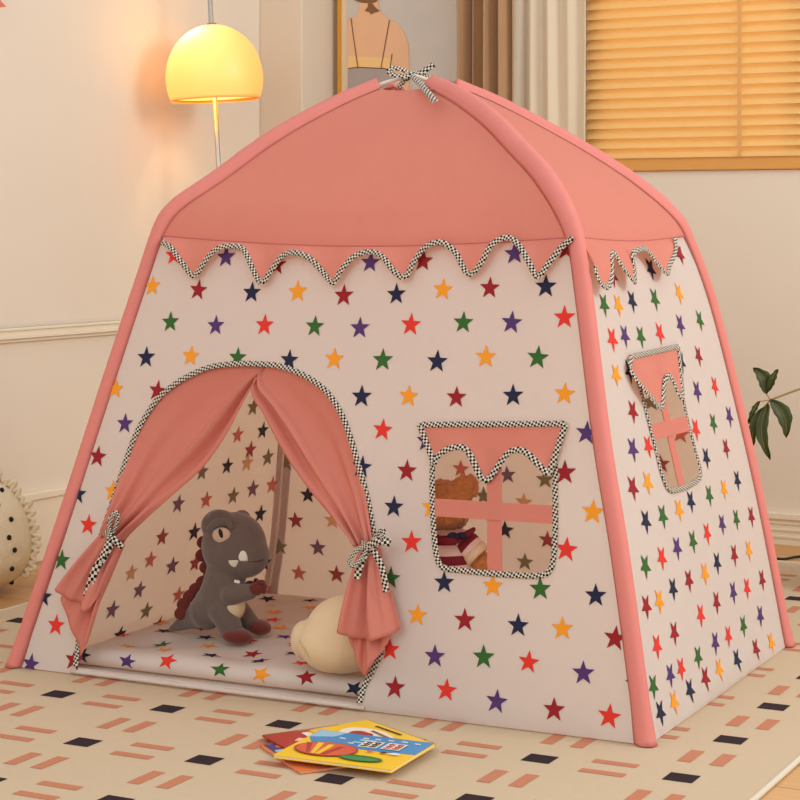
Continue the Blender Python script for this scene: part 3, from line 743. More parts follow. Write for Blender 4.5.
blob('body', [('e', hc, (rx, ry, rz)), ('e', D(246, 556, -.012), (23.5*s, 23*s, 23*s)), ('e', D(218, 527, -.01), (17*s, 20*s, 16*s)),
              ('e', D(220.5, 521, -.03), (13.5*s, 11*s, 10*s)), ('e', D(242, 520, .03), (9*s, 9*s, 9*s)),
              ('l', D(226, 576), 21*s, D(219, 600, .005), 21*s), ('l', D(219, 600, .005), 22*s, D(208, 612, .02), 19*s),
              ('l', D(206, 612, .025), 17*s, D(188, 622, .05), 9*s), ('l', D(188, 622, .05), 9*s, D(172, 630, .07), 3.5*s),
              ('l', D(222, 610, -.02), 15*s, D(233, 634, -.035), 11*s), ('l', D(238, 612, .02), 12*s, D(254, 627, .02), 8*s),
              ('l', D(231, 596, -.04), 11*s, D(250, 593, -.05), 8*s)], grey, dino, voxel=.0035, smooth=6)
def sp(name, c, r, m, M=None, par=dino):
    b = MB(); b.ell(c, r, m, M); return b.build(name, par, weld=True)
sp('foot', D(237.5, 637.5, -.05), (15.5*s, 16*s, 7.5*s), mar, Matrix.Rotation(R(4), 3, 'Y')); sp('foot', D(259, 628.5, .015), (12.5*s, 15*s, 7.5*s), mar, Matrix.Rotation(R(8), 3, 'Y'))
b = MB(); b.ell(D(256, 590.5, -.055), (8*s, 7*s, 6.5*s), mar)
for fx, fy in ((262, 584), (264.5, 588), (263.5, 592.5), (259, 584)): b.ell(D(fx, fy, -.057), (3*s, 3*s, 3*s), mar, nu=12, nv=8)
b.build('hand', dino, weld=True)
b = MB(); b.ell(D(250, 587, .02), (6*s, 5*s, 5*s), mar)
for fx, fy in ((256, 582), (258, 584)): b.ell(D(fx, fy, .02), (2.6*s, 3*s, 2.6*s), mar, nu=12, nv=8)
b.build('hand', dino, weld=True)
sp('belly_patch', D(232, 605, -.022), (13*s, 13*s, 17*s), cream, Matrix.Rotation(R(-18), 3, 'Y'))
def head_y(px, py, extra=0):
    p = D(px, py); best = 9
    for c_, r_ in ((hc, (rx, ry, rz)), (D(246, 556, -.012), (23.5*s, 23*s, 23*s)), (D(218, 527, -.01), (17*s, 20*s, 16*s)), (D(220.5, 521, -.03), (13.5*s, 11*s, 10*s))):
        q = 1-((p.x-c_.x)/r_[0])**2-((p.z-c_.z)/r_[2])**2
        if q > 0: best = min(best, c_.y-r_[1]*math.sqrt(q))
    return best-4.24+extra
e = D(221.5, 536.5, head_y(221.5, 536.5, .0005)); sp('eye', e, (9.2*s, 3*s, 7.6*s), mat('dino_eye', (205, 172, 148)), Matrix.Rotation(R(-5), 3, 'Y'))
eo = dino.children[-1]; sp('pupil', e+V((-.001, -.0062, .0045)), (2.0*s, .9*s, 4.8*s), blk, Matrix.Rotation(R(-16), 3, 'Y'), eo)
# eyelid ridge
b = MB(); P = [D(x, y, head_y(x, y, -.001)) for x, y in ((208, 533), (212, 527), (219, 523.5), (227, 524), (232, 529))]; b.tube(catmull(P, 5), [.004+.005*math.sin(math.pi*i/20) for i in range(21)], grey); b.build('brow', dino)
P = [D(x, y, head_y(x, y, -.0003)) for x, y in ((226, 561), (233, 562), (241, 562), (249, 563), (257, 563), (263, 561))]
b = MB(); b.tube(catmull(P, 5), .0011, mat('dino_seam', (66, 54, 50))); b.build('mouth_seam', dino)
def tooth(px, py, w_, h_):
    pts = []
    for i in range(9):
        t = i/8; y = py+h_*t; hw = w_*math.sqrt(max(0, 1-t*t*.96)); row = []
        for j in range(9):
            x = px+hw*(j/4-1); row.append(D(x, y, head_y(x, y, -.0012-.0022*math.sqrt(max(0, 1-(j/4-1)**2))*math.sqrt(max(.02, 1-t)))))
        pts.append(row)
    b = MB(); b.grid(pts, wht); o = b.build('tooth', dino); mod(o, 'SOLIDIFY', thickness=.002)
tooth(243, 562.6, 5.0, -10.5); tooth(233.3, 561.6, 4.7, 10)
b = MB(); b.box((-.006, -.0006, -.003), (.006, .0006, .003), wht, Matrix.Translation(D(237, 583, -.052)) @ Matrix.Rotation(R(12), 4, 'Y')); b.build('fabric_tag', dino)
for x, y in ((201, 543), (199.5, 556), (203.5, 568), (207, 577), (200, 583), (193, 590), (187, 597), (181, 605), (178.5, 614)):
    sp('back_spine', D(x+2.5, y+.5, .03), (7.2*s, 3*s, 6.4*s), mar, Matrix.Rotation(R(-35), 3, 'Y'))

# ------------------------------------------------------------------ teddy bear
fur = mat('bear_fur', (192, 116, 60), bump=1, bscale=240, noise_amt=.25, nscale=120, sheen=.3); fur2 = mat('bear_paw', (190, 120, 64), bump=.6, bscale=300)
TY0 = (SW('front', *inv('front', 460, 520).xy)).y+.135
def T3(px, py, d=0): Y = TY0+d; return V(((px-400)/F*Y, Y, .95-(py-220)*Y/F))
st = TY0/F
zt_ = mat_top(T3(446, 600).x, TY0)
zpy = 220+(.95-zt_)*F/TY0
bear = empty('teddy_bear', V((T3(446, 600).x, TY0, zt_)), 'brown curly teddy bear in a striped jumper sitting behind the front window', 'soft toy')
blob('body', [('e', T3(443, 507), (29*st, 27*st, 27*st)), ('e', T3(465.5, 487.5, -.012), (14*st, 8*st, 13.5*st)), ('e', T3(421, 486), (12.5*st, 7*st, 12.5*st)), ('e', T3(446, 516, -.04), (14*st, 14*st, 11*st)),
              ('l', T3(444, 550), 26*st, T3(444, 600), 33*st), ('l', T3(444, 600), 33*st, T3(444, zpy-31), 30*st),
              ('l', T3(460, 544, -.02), 11*st, T3(486, 566, -.04), 10.5*st), ('l', T3(426, 548, -.01), 12*st, T3(404, 574, -.03), 11*st),
              ('l', T3(456, zpy-16, -.02), 15*st, T3(474, zpy-17, -.055), 13*st), ('l', T3(430, zpy-16, -.02), 15*st, T3(414, zpy-17, -.055), 13*st)], fur, bear, voxel=.004, smooth=3, disp=.0045, dscale=120)
for x in (466, 421): sp('ear_lining', T3(x, 488, -7*st*.75), (7.5*st, 3*st, 7.5*st), fur2, None, bear)
sp('nose', T3(446, 512, -.04-14*st), (3.5*st, 2*st, 2.6*st), blk, None, bear)
for x in (437, 455): sp('eye', T3(x, 503, -25*st), (2*st, 1.6*st, 2*st), blk, None, bear)
def stripes(name):
    m = bpy.data.materials.new(name); m.use_nodes = True; N = m.node_tree.nodes; L = m.node_tree.links
    u = N.new('ShaderNodeUVMap'); sx = N.new('ShaderNodeSeparateXYZ'); mm = N.new('ShaderNodeMath'); mm.operation = 'PINGPONG'; mm.inputs[1].default_value = 1
    cr = N.new('ShaderNodeValToRGB'); cr.color_ramp.interpolation = 'CONSTANT'; cr.color_ramp.elements[0].color = lin((232, 186, 172)); cr.color_ramp.elements[1].position = .52; cr.color_ramp.elements[1].color = lin((120, 22, 36))
    L.new(u.outputs[0], sx.inputs[0]); L.new(sx.outputs[1], mm.inputs[0]); L.new(mm.outputs[0], cr.inputs[0]); L.new(cr.outputs[0], N['Principled BSDF'].inputs[0]); N['Principled BSDF'].inputs['Roughness'].default_value = .95
    return m
SM = stripes('jumper_stripes')
b = MB()
def sleeve_like(pts, rad, vscale, m=SM, n=24):
    P = []; uv = []; up = None; d = 0
    for i, p in enumerate(pts):
        t = (pts[min(i+1, len(pts)-1)]-pts[max(i-1, 0)]).normalized()
        if up is None: up = t.orthogonal().normalized()
        up = (up-t*up.dot(t)).normalized(); sd = t.cross(up)
        if i: d += (p-pts[i-1]).length
        P.append([p+(up*math.cos(2*math.pi*k/n)+sd*math.sin(2*math.pi*k/n))*rad[i] for k in range(n)]); uv += [(k/n, d/vscale) for k in range(n)]
    b.grid(P, m, uv, closed=True)
bodyp = resample([T3(444, 527), T3(444, 540), T3(444, 560), T3(444, 600)], .006); nb = len(bodyp)
sleeve_like(bodyp, [st*(16+19*min(1, (i/nb)*2.6)**.6) for i in range(nb)], 9.5*st)
for x0_, x1_ in ((459, 474), (430, 415)):
    ar = resample([T3(x0_, 541, -.022), T3((x0_+x1_)/2, 546, -.028), T3(x1_, 553, -.034)], .004); na = len(ar)
    sleeve_like(ar, [st*(13.5+1.5*math.sin(math.pi*i/na)) for i in range(na)], 8.5*st)
jm = b.build('striped_jumper', bear); jm['label'] = 'maroon and pale pink striped knitted jumper'
cuffm = mat('jumper_cuff', (226, 190, 150), bump=.6, bscale=200)
for x0_, x1_ in ((472.5, 478.5), (416.5, 410.5)):
    b = MB(); b.tube([T3(x0_, 551.5, -.034), T3(x1_, 557.5, -.038)], 14.6*st, cuffm, n=20); b.build('cuff', jm)
b = MB(); bm_ = mat('bow_navy', (40, 28, 44)); kx = T3(457, 537, -.08)
for sgn in (-1, 1):
    b.ell(T3(457+5*sgn, 536, -.075), (5.5*st, 2.5*st, 3.6*st), bm_, Matrix.Rotation(R(18*sgn), 3, 'Y'))
b.ell(kx, (2.5*st, 2.5*st, 2.5*st), bm_); b.build('neck_bow', bear)
b = MB(); km = mat('kerchief_maroon', (118, 20, 34), bump=.6, bscale=200)
b.tube(catmull([T3(428, 533, -.03), T3(446, 541, -.072), T3(462, 537, -.062), T3(474, 529, -.02)], 6), [.004+.005*math.sin(math.pi*i/18) for i in range(19)], km); b.build('collar', jm)

# ------------------------------------------------------------------ cream plush cushion behind the right curtain
cz = MY0
c0 = at_height(345, 674, .055); CYd = c0.y+.020; sc_ = CYd/F
def C3(px, py, d=0): Y = CYd+d; return V(((px-400)/F*Y, Y, .95-(py-220)*Y/F))
cm = mat('cream_fleece', (222, 194, 154), bump=.4, bscale=500, sheen=.3, noise_amt=.03, nscale=15)
cu = empty('cream_cushion', V((C3(345, 672).x, CYd, mat_top(C3(345, 672).x, CYd))), 'round cream fleece cushion lying on the mat behind the right curtain', 'cushion')
blob('cushion_body', [('e', C3(345, 634), (42*sc_, 38*sc_, 39*sc_), Matrix.Rotation(R(-20), 3, 'Y')), ('e', C3(330, 646, -.02), (32*sc_, 30*sc_, 26*sc_), Matrix.Rotation(R(14), 3, 'Y')), ('e', C3(305, 640, .02), (15*sc_, 20*sc_, 20*sc_))], cm, cu, voxel=.005, smooth=8)
P = [C3(x, y, -math.sqrt(max(0, 1-((x-330)/33)**2-((y-646)/27)**2))*30*sc_-.022) for x, y in ((299, 641), (305, 650), (311, 660), (319, 667))]
b = MB(); b.tube(catmull(P, 4), .0012, mat('cushion_seam', (200, 172, 132))); b.build('seam', cu)

# ------------------------------------------------------------------ picture books
def book(name, cx, cy, rot, wx, wy, z0, th, cover, label, deco):
    e = empty(name, (cx, cy, z0), label, 'book', 'picture books lying on the rug')
    e.rotation_euler = (0, 0, R(rot)); M = Matrix.Translation((cx, cy, z0)) @ Matrix.Rotation(R(rot), 4, 'Z'); pg = mat('book_pages', (240, 230, 205))
    b = MB(); b.box((-wx/2, -wy/2, 0), (wx/2, wy/2, .0012), cover, M); b.box((-wx/2, -wy/2, th-.0012), (wx/2, wy/2, th), cover, M); b.box((-wx/2, wy/2-.0014, 0), (wx/2, wy/2, th), cover, M)
    zt = [th+.0003]
    def quad(pts, m):
        zt[0] += .00006; b.add([M@V((p[0]*wx/2, p[1]*wy/2, zt[0])) for p in pts], [tuple(range(len(pts)))], m)
    def oval(cx_, cy_, rx_, ry_, m, a0=0, a1=360, rot_=0):
        n = 28; full = a1-a0 >= 360
        pts = []
        for k in range(n+(0 if full else 1)):
            t = R(a0+(a1-a0)*k/n); x = rx_*math.cos(t); y = ry_*math.sin(t); rr = R(rot_); pts.append((cx_+x*math.cos(rr)-y*math.sin(rr), cy_+x*math.sin(rr)+y*math.cos(rr)))
        quad(pts, m)
    deco(quad, oval)
    b.build('cover', e, recalc=False)
    b = MB(); b.box((-wx/2+.002, -wy/2+.002, .0012), (wx/2-.002, wy/2-.002, th-.0012), pg, M); b.build('pages', e, recalc=True)
    return e
BY = mat('cover_yellow', (246, 200, 44), rough=.35, spec=.5); BB = mat('cover_blue', (52, 140, 196), rough=.35, spec=.5); BO = mat('cover_coral', (218, 92, 66), rough=.35, spec=.5)
BG = mat('cover_green', (44, 112, 70), rough=.35); BR_ = mat('cover_red', (176, 52, 44), rough=.35, spec=.5); BW = mat('cover_white', (238, 228, 210), rough=.4); BK = mat('cover_ink', (46, 34, 40), rough=.4)
BOr = mat('cover_orange', (226, 122, 66), rough=.35, spec=.5); BN = mat('cover_indigo', (70, 66, 120), rough=.35); BLt = mat('cover_pale_blue', (156, 196, 220), rough=.4)
def d_low(q, o):
    q([(-.95, .95), (-.1, .95), (-.4, -.2), (-.95, .1)], BN); q([(-.95, -.1), (.1, .3), (.9, .2), (.9, -.5), (-.3, -.5)], BN); q([(-.9, .5), (-.4, .62), (-.42, .5), (-.92, .38)], BLt)
    q([(-.5, -.72), (-.12, -.72), (-.12, -.86), (-.5, -.86)], BW); o(-.7, .72, .1, .1, BOr); q([(.1, -.6), (.3, -.5), (.45, -.62), (.3, -.74)], mat('cover_pink', (226, 130, 150))); q([(.5, -.78), (.9, -.78), (.9, -.9), (.5, -.9)], BY)
def d_red(q, o):
    q([(-.2, .95), (.95, .95), (.95, .1), (-.2, .3)], BW); q([(-.6, .35), (-.42, .5), (-.25, .35), (-.42, .2)], mat('cover_peach', (240, 190, 160))); q([(-.95, -.2), (-.2, -.05), (.1, -.5), (-.9, -.8)], BLt); o(.4, .6, .25, .16, BLt); q([(-.2, .93), (.95, .93), (.95, .8), (-.2, .8)], BR_)
def d_yel(q, o):
    o(-.12, -.05, .62, .6, BW); o(-.3, -.1, .2, .26, BR_); o(-.18, .02, .14, .16, BR_); o(-.1, -.3, .2, .16, BG); o(.0, -.1, .14, .12, BG)
    for k in range(9): q([(-.62+.085*k+.09, .80), (-.56+.085*k+.09, .80), (-.56+.085*k+.09, .68), (-.62+.085*k+.09, .68)], BK)
    for k in range(10): q([(-.3+.07*k, .40-.012*k), (-.25+.07*k, .40-.012*k), (-.25+.07*k, .28-.012*k), (-.3+.07*k, .28-.012*k)], mat('cover_brown', (150, 90, 50)))
def d_top(q, o):
    # blue sky band above a yellow hill, striped balloon, title plates
    q([(-1, .98), (.99, .98), (.99, .08), (.45, .0), (-.1, .02), (-.55, .25), (-.8, .1), (-.98, .45)], BB)
    q([(-.98, .98), (-.5, .98), (-.62, .62), (-.98, .45)], BLt)
    for x, y in ((-.45, .62), (-.1, .78), (.1, .80), (.32, .82), (.55, .84), (.78, .8), (-.2, .35)): q([(x-.05, y), (x+.05, y), (x+.05, y-.06), (x-.05, y-.06)], BW)
    q([(-.15, .66), (.12, .66), (.12, .54), (-.15, .54)], BLt); q([(-.2, .46), (.08, .46), (.08, .36), (-.2, .36)], BLt)
    for cx_, mm_ in ((.13, BK), (.52, BR_)):
        q([(cx_-.16, .60), (cx_+.16, .60), (cx_+.16, .16), (cx_-.16, .16)], BW)
        for k in range(2):
            a_ = cx_-.135+k*.145
            q([(a_, .54), (a_+.12, .54), (a_+.12, .49), (a_, .49)], mm_); q([(a_, .40), (a_+.12, .40), (a_+.12, .35), (a_, .35)], mm_); q([(a_, .26), (a_+.12, .26), (a_+.12, .21), (a_, .21)], mm_)
            q([(a_+.04, .56), (a_+.07, .56), (a_+.07, .19), (a_+.04, .19)], mm_); q([(a_+.09, .52), (a_+.115, .52), (a_+.115, .24), (a_+.09, .24)], mm_)
    o(-.38, -.30, .52, .46, BR_, rot_=2); o(-.38, -.29, .49, .42, BO, rot_=2)
    for k, t in enumerate((-.45, -.25, -.02, .2)):
        q([(-.58+.08*k, -.66), (-.52+.09*k, -.66), (-.60+.9*(t+.3), .06-.06*abs(k-1)), (-.70+.9*(t+.3), .06-.06*abs(k-1))], BY if k in (1, 2) else BR_)
    o(.34, -.62, .36, .18, BG); o(.34, -.66, .30, .12, mat('cover_leaf', (70, 140, 70))); o(.52, -.1, .06, .05, BK); o(.72, -.12, .09, .07, BW); o(.3, -.12, .05, .05, BO)
book('picture_book', -.120, 3.488, 25, .20, .19, RT, .0045, BOr, 'orange and indigo picture book at the bottom of the pile on the rug', d_low)
book('picture_book', -.128, 3.536, 28, .17, .20, RT+.005, .0035, BR_, 'dark red covered picture book poking out left of the yellow and blue one', d_red)
book('picture_book', -.050, 3.553, -54, .212, .13, RT+.009, .004, BY, 'golden yellow picture book poking out at the back right of the pile', d_yel)
book('picture_book', -.0785, 3.450, -24.5, .226, .185, RT+.0135, .0055, BY, 'yellow and blue picture book with an orange striped balloon, topmost of the pile', d_top)

# ------------------------------------------------------------------ floor lamp
LY = 5.88
def L3(px, py): return at_depth(px, py, LY)
foot = V(((237-400)/F*LY, LY, 0)); topp = L3(208, -40); ax_ = (topp-foot).normalized()
lamp = empty('floor_lamp', foot, 'slim floor lamp with a glowing yellow dome shade left of the tent roof', 'floor lamp')
chrome = mat('lamp_chrome', (206, 200, 190), rough=.25, metal=.85)
b = MB(); b.tube([foot+V((0, 0, .02)), topp], .0075, chrome, n=16); b.build('pole', lamp)
b = MB(); b.lathe([(0, 0), (.13, 0), (.135, .006), (.13, .014), (.02, .022), (0, .022)], chrome, Matrix.Translation(foot)); b.build('base', lamp)
sc0 = L3(215.5, 100); rad = 48.5*LY/F; hsh = 75.5*LY/F
Ml = Matrix.Translation(sc0) @ ax_.to_track_quat('Z', 'Y').to_matrix().to_4x4()
shm = bpy.data.materials.new('glowing_shade'); shm.use_nodes = True; N = shm.node_tree.nodes; L = shm.node_tree.links
bs = N['Principled BSDF']; bs.inputs['Base Color'].default_value = lin((250, 205, 130)); bs.inputs['Roughness'].default_value = .35
bs.inputs['Emission Color'].default_value = lin((255, 178, 74)); bs.inputs['Emission Strength'].default_value = .26
t_ = N.new('ShaderNodeBsdfTranslucent'); t_.inputs[0].default_value = lin((255, 216, 150)); mx = N.new('ShaderNodeMixShader'); mx.inputs[0].default_value = .20
L.new(bs.outputs[0], mx.inputs[1]); L.new(t_.outputs[0], mx.inputs[2]); L.new(mx.outputs[0], N['Material Output'].inputs[0])
prof = []
z0s = rad*.42
for i in range(25):
    a = -math.asin(.42/1.0)*.98+(math.pi/2+math.asin(.42)*.98)*i/24
    prof.append((rad*math.cos(a)+.0004, (math.sin(a)+.41)/(1.41)*hsh))
b = MB(); b.lathe(prof, shm, Ml, n=64); sh = b.build('lamp_shade', lamp)
b = MB(); b.lathe([(rad*.905, -.001), (rad*.915, .0), (rad*.925, .006), (rad*.915, .008)], mat('shade_rim', (196, 120, 50), rough=.4), Ml, n=64); b.build('shade_rim', sh)
b = MB(); b.lathe([(0, hsh+.004), (.014, hsh+.004), (.016, hsh-.002), (.03, hsh-.004)], chrome, Ml, n=24); b.build('shade_cap', lamp)
b = MB(); b.ell(Ml@V((.036, -.01, hsh*.70)), (.022, .028, .032), mat('bulb_glow', (255, 240, 200), emis=((255, 225, 160), 4))); b.build('bulb', lamp)
pl = bpy.data.lights.new('lamp_bulb_light', 'POINT'); pl.energy = 2.3; pl.color = (1, .80, .52); pl.shadow_soft_size = .02
po = bpy.data.objects.new('lamp_bulb_light', pl); COL.objects.link(po); po.location = Ml@V((.038, -.045, hsh*.78))

# ------------------------------------------------------------------ picture on the back wall
PN = BACKN; pic_p0 = RC+EB*.035
def P3(px, py, d=0.0): return on_plane(px, py, pic_p0+EB*d, PN)
pc = empty('framed_painting', on_plane(337, 175, RC, PN), 'gold-edged painting of a woman seen from behind on the wall behind the tent roof', 'painting')
A = to_room(P3(338.5, 175)); Bq = to_room(P3(500, 100)); zbm = P3(400, 180).z; ztm = zbm+.78; xa = A.x; xb = Bq.x
gold = mat('frame_gold', (226, 166, 62), rough=.35, metal=.5); cream_m = mat('mat_board', (232, 214, 184))
b = MB()
for lo, hi in (((xa, 0.002, zbm), (xa+.009, .042, ztm)), ((xb-.014, 0.002, zbm), (xb, .042, ztm)), ((xa, 0.002, zbm), (xb, .042, zbm+.014)), ((xa, 0.002, ztm-.014), (xb, .042, ztm))): b.box(lo, hi, gold, RM)
b.build('frame', pc, recalc=True)
b = MB(); b.box((xa+.009, .004, zbm+.014), (xb-.014, .030, ztm-.014), cream_m, RM); b.build('mat_board', pc, recalc=True)
b = MB(); cv = mat('canvas_grey', (204, 196, 186), noise_amt=.06, nscale=9); skin = mat('paint_skin', (234, 186, 146), noise_amt=.04, nscale=12); hair = mat('paint_hair', (136, 96, 62)); dress = mat('paint_dress', (172, 160, 152), noise_amt=.06, nscale=14); lnm = mat('paint_line', (122, 84, 60)); skin2 = mat('paint_skin_light', (242, 200, 136))
zc0 = P3(400, 175).z
def flat(pts, m, d): b.add([P3(x, y, d) for x, y in pts], [tuple(range(len(pts)))], m)
lx = to_room(P3(347.5, 60)).x
b.box((lx, .0305, zc0), (xb-.03, .0345, ztm-.04), cv, RM)
def sm(pts, n=5): return [(q.x, q.y) for q in catmull([(x, y, 0) for x, y in pts], n, True)]
flat(sm([(348, 22), (356, 17), (359, 6), (360, -8), (377, -8), (379, 8), (386, 17), (398, 24), (407, 40), (409, 62), (409, 100), (409, 160), (348, 160), (347.8, 80)], 4), skin, .0012)
flat([(347.8, 68), (360, 67), (384, 68.5), (394, 72), (396, 100), (398, 170), (347.8, 170)], dress, .0020)
flat([(347.8, 56), (392, 58), (393, 68), (384, 68), (360, 67), (347.8, 68)], skin2, .0016)
flat(sm([(354, -14), (352, -3), (359, 2), (367, 3), (376, 2), (381, -6), (380, -14), (368, -20)]), hair, .0022)
flat([(368, 2), (372, 3), (376, 8), (380, 11), (374, 13), (371, 14.5), (369, 12), (364.5, 11), (367.5, 7)], hair, .0024)
def line(p, q, w_=.45):
    d = V((q[0]-p[0], q[1]-p[1])).normalized(); n_ = V((-d.y, d.x))*w_; flat([(p[0]+n_.x, p[1]+n_.y), (q[0]+n_.x, q[1]+n_.y), (q[0]-n_.x, q[1]-n_.y), (p[0]-n_.x, p[1]-n_.y)], lnm, .0028)
line((351, 18), (353, 34)); line((353, 34), (358, 68)); line((389.5, 20), (385, 45)); line((385, 45), (381, 68)); line((392, 54), (390, 68)); line((348, 68.5), (358, 67.2)); line((358, 67.2), (384, 68.5)); line((384, 68.5), (392, 71))
b.build('canvas', pc)

# ------------------------------------------------------------------ room curtains
def drape(name, pxa, pxb, b0, amp, folds, m, label, cat, zt=2.45, ph=0., edges=None):
    a0 = to_room(on_plane(pxa, 80, RC+EB*b0, PN)).x; a1 = to_room(on_plane(pxb, 80, RC+EB*b0, PN)).x; rows = []
    n = folds*16
    for z in [0.012+(zt-.012)*k/14 for k in range(15)]:
        row = []
        for i in range(n+1):
            t = i/n; f = t*folds*2*math.pi+ph
            row.append(RM@V((a0+(a1-a0)*t+amp*.35*math.sin(2*f)*(.5), b0+amp*math.sin(f)+amp*.25*math.sin(f*.5+1)+.004*math.sin(z*3+i*.3), z)))
        rows.append(row)
    b = MB(); b.grid(rows, m); o = b.build(name); mod(o, 'SOLIDIFY', thickness=.003); tag(o, label, cat); return o
drape('window_curtain', 459, 512.5, .105, .028, 4, mat('tan_velvet', (176, 134, 92), rough=.7, sheen=.5, noise_amt=.05, nscale=30), 'tan brown velvet curtain hanging in folds right of the painting', 'curtain')
drape('window_curtain', 514, 586, .046, .009, 4, mat('cream_voile', (234, 216, 188), rough=.9, noise_amt=.02, nscale=30, trans=.12), 'cream white curtain hanging beside the wooden window blind', 'curtain', ph=1.5)

# ------------------------------------------------------------------ plant
g1 = mat('leaf_green', (58, 70, 24), rough=.55, noise_amt=.2, nscale=20, spec=.5); g2 = mat('stem_green', (150, 130, 66), rough=.6); PY = 5.05
def G3(px, py, d=0): return at_depth(px, py, PY+d)
potx = at_depth(872, 500, PY).x
pt = empty('umbrella_plant', (potx, PY, .0075), 'green leafy house plant reaching in beside the right wall, its pot beyond the frame', 'plant')
b = MB(); b.lathe([(0, 0), (.10, 0), (.125, .02), (.15, .24), (.155, .25), (.14, .25), (.13, .21), (0, .21)], mat('pot_ceramic', (226, 212, 190), rough=.4), Matrix.Translation((potx, PY, .0078))); b.build('pot', pt)
b = MB(); b.ell((potx, PY, .205), (.135, .135, .012), mat('potting_soil', (60, 42, 30), bump=1, bscale=80)); b.build('soil', pt)
b = MB(); hub = G3(770.5, 400)
b.tube(catmull([(potx, PY, .2), (potx+.01, PY, .4), G3(868, 372), ], 8), [.009-.004*i/16 for i in range(17)], g2); b.tube(catmull([G3(868, 372), G3(830, 380), G3(800, 389), G3(785, 394.5), hub], 8), .0026, g2); b.build('stem', pt)
def leaf(base, tip, wd, bend, dd=0.0, nrm=V((0, -1, .25))):
    base = V(base); tip = V(tip); d = tip-base; sd = d.cross(nrm).normalized(); n = nrm.normalized(); rows = []
    for i in range(17):
        t = i/16; c_ = base+d*t+sd*bend*math.sin(math.pi*t)+n*(.012*math.sin(math.pi*t))
        w_ = wd*(math.sin(math.pi*min(1, t**.85))**.8)*(1-.15*t)+.0006+.0012*math.sin(t*23)*(1 if t > .2 else 0)
        rows.append([c_-sd*w_-n*-.006, c_-sd*w_*.5+n*.001, c_-n*.002, c_+sd*w_*.5+n*.001, c_+sd*w_+n*.006])
    b = MB(); b.grid(rows, g1); b.tube([r[2]+n*.001 for r in rows[:-1]], .0007, g2, n=5); o = b.build('leaf', pt); mod(o, 'SOLIDIFY', thickness=.0008)
def stalk(a, c):
    b = MB(); b.tube([a, c], .0014, g2, n=6); b.build('leaf_stalk', pt)
leaf(G3(766.5, 394), G3(753, 368), .019, .010); stalk(hub, G3(766.5, 394))
leaf(G3(767.5, 392), G3(777.5, 369.5), .009, -.004)
leaf(hub, G3(786, 438), .021, -.014)
leaf(G3(768, 404), G3(770, 460), .016, .022)
leaf(G3(763, 408), G3(752.5, 447), .013, .012); stalk(hub, G3(763, 408))
stalk(hub, G3(759, 401.5)); leaf(G3(759, 401.5), G3(747.5, 425), .006, .004)
for (x, y), (x2, y2), w_ in (((868, 372), (850, 330), .02), ((868, 372), (900, 335), .02), ((868, 372), (905, 385), .02), ((868, 372), (860, 420), .02), ((868, 372), (885, 415), .02)):
    leaf(G3(x, y), G3(x2, y2), w_, .006)

# ------------------------------------------------------------------ knobbly pillow on the left
KY = 5.03; pm_ = mat('boucle_cream', (228, 210, 176), bump=1, bscale=160, noise_amt=.06, nscale=40)
def Q3(px, py, d=0): return at_depth(px, py, KY+d)
kc = Q3(-36, 531, 0); sk = KY/F
zfl = .0; kr = (69*sk, .16, kc.z-zfl-.004)
pil = empty('spotted_cushion', (kc.x, KY, 0), 'cream textured cushion with black pompom dots on the floor at left', 'cushion')
blk2 = mat('pompom_black', (34, 26, 30), bump=.6, bscale=300)
def kshape(a, bb):
    ca = math.cos(a); z = math.sin(a); wv = math.copysign(abs(ca)**.85, ca); lowf = 1+.17*(-z)*(1 if z < 0 else .5)
    return V((wv*math.cos(bb)*kr[0]*lowf, wv*math.sin(bb)*kr[1]*lowf, math.copysign(abs(z)**.95, z)*kr[2]))
rows = []
for i in range(49):
    a = -math.pi/2+math.pi*i/48; rows.append([])
    for j in range(72):
        q = kshape(a, 2*math.pi*j/72); rows[-1].append(kc+q*(1+.012*noise.noise(q*30)))
b = MB(); b.grid(rows, pm_, closed=True); b.build('cushion_body', pil, weld=True)
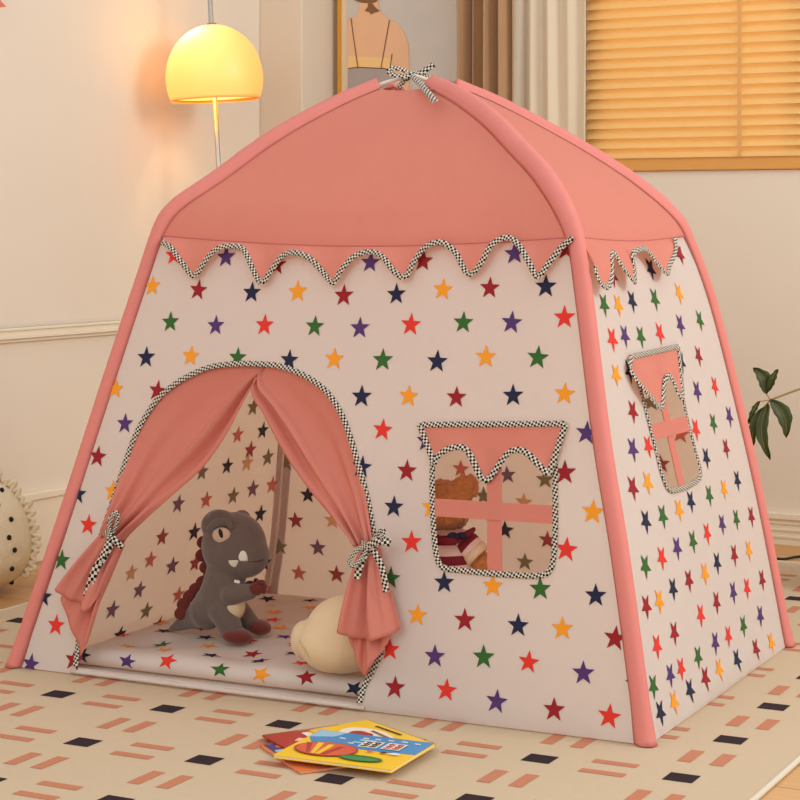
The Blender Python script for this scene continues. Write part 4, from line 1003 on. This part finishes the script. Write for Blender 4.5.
for px, py in ((9, 521), (7, 536), (15.5, 552), (9.5, 568.5), (10.5, 581.5), (32, 572), (0, 490), (-2, 506), (33, 582)):
    x = (px-400)/F*KY; z = .95-(py-220)*KY/F; best = None
    for i in range(len(rows)):
        for j in range(72):
            q = rows[i][j]
            if q.y > kc.y: continue
            pp = proj(q); dd = (pp.x-px)**2+(pp.y-py)**2
            if best is None or dd < best[0]: best = (dd, q)
    n_ = (best[1]-kc).normalized(); b = MB(); b.ell(best[1]+n_*.001, (.0062, .0062, .0068), blk2, nu=14, nv=10); b.build('pompom', pil)
for k in range(17):
    a = R(-40+k*7.2); q = kc+V((math.cos(a)**.85*kr[0]*(1+.17*-math.sin(a)*(1 if a < 0 else .5)), -.02, math.sin(a)*kr[2])) if math.cos(a) > 0 else None
    if q is None: continue
    b = MB(); nn = (q-kc).normalized(); tw = V((0, 0, .011))
    b.tube(catmull([q-nn*.006+tw, q+nn*(.010+.008*math.sin(k*2.3))+tw*.6, q+nn*(.014+.006*math.sin(k*1.7)), q+nn*.006-tw*.7, q-nn*.006-tw], 4), .0065, pm_, n=7); b.build('edge_loop', pil)

# ------------------------------------------------------------------ felt star hanging at upper left, cable on the floor
hs = mat('felt_coral', (226, 122, 104), bump=.5, bscale=300); LN = EB.cross(V((0, 0, 1))).normalized()
sy = on_plane(-6, 2, RC+EA*.05, EA)
b = MB(); P = []
for k in range(10):
    r_ = .045 if k % 2 == 0 else .020; a = math.pi*k/5+.5
    P.append(sy+EB*r_*math.sin(a)*-1+V((0, 0, r_*math.cos(a))))
fr_ = [p+EA*.004 for p in P]; bk = [p-EA*.004 for p in P]; c1 = sy+EA*.009; c2 = sy-EA*.009
b.add([c1]+fr_, [(0, 1+i, 1+(i+1) % 10) for i in range(10)], hs); b.add([c2]+bk, [(0, 1+(i+1) % 10, 1+i) for i in range(10)], hs); b.add(fr_+bk, [(i, 10+i, 10+(i+1) % 10, (i+1) % 10) for i in range(10)], hs)
stt = b.build('hanging_star', recalc=True, weld=True); tag(stt, 'coral felt star hanging at the top left corner by the wall', 'star decoration')
b = MB(); b.tube([sy+V((0, 0, .04)), sy+V((0, 0, .9))], .0008, hs, n=5); b.build('hanging_thread', stt)
b = MB(); cp = [at_height(x, y, .0045) for x, y in ((760, 553), (772, 557.5), (783, 559), (795, 557), (806, 556), (830, 554), (860, 550))]
b.tube(catmull(cp, 10), .0035, mat('cable_black', (30, 24, 26), rough=.5), n=8); o = b.build('power_cable'); tag(o, 'thin black cable running along the floor behind the tent at right', 'cable')
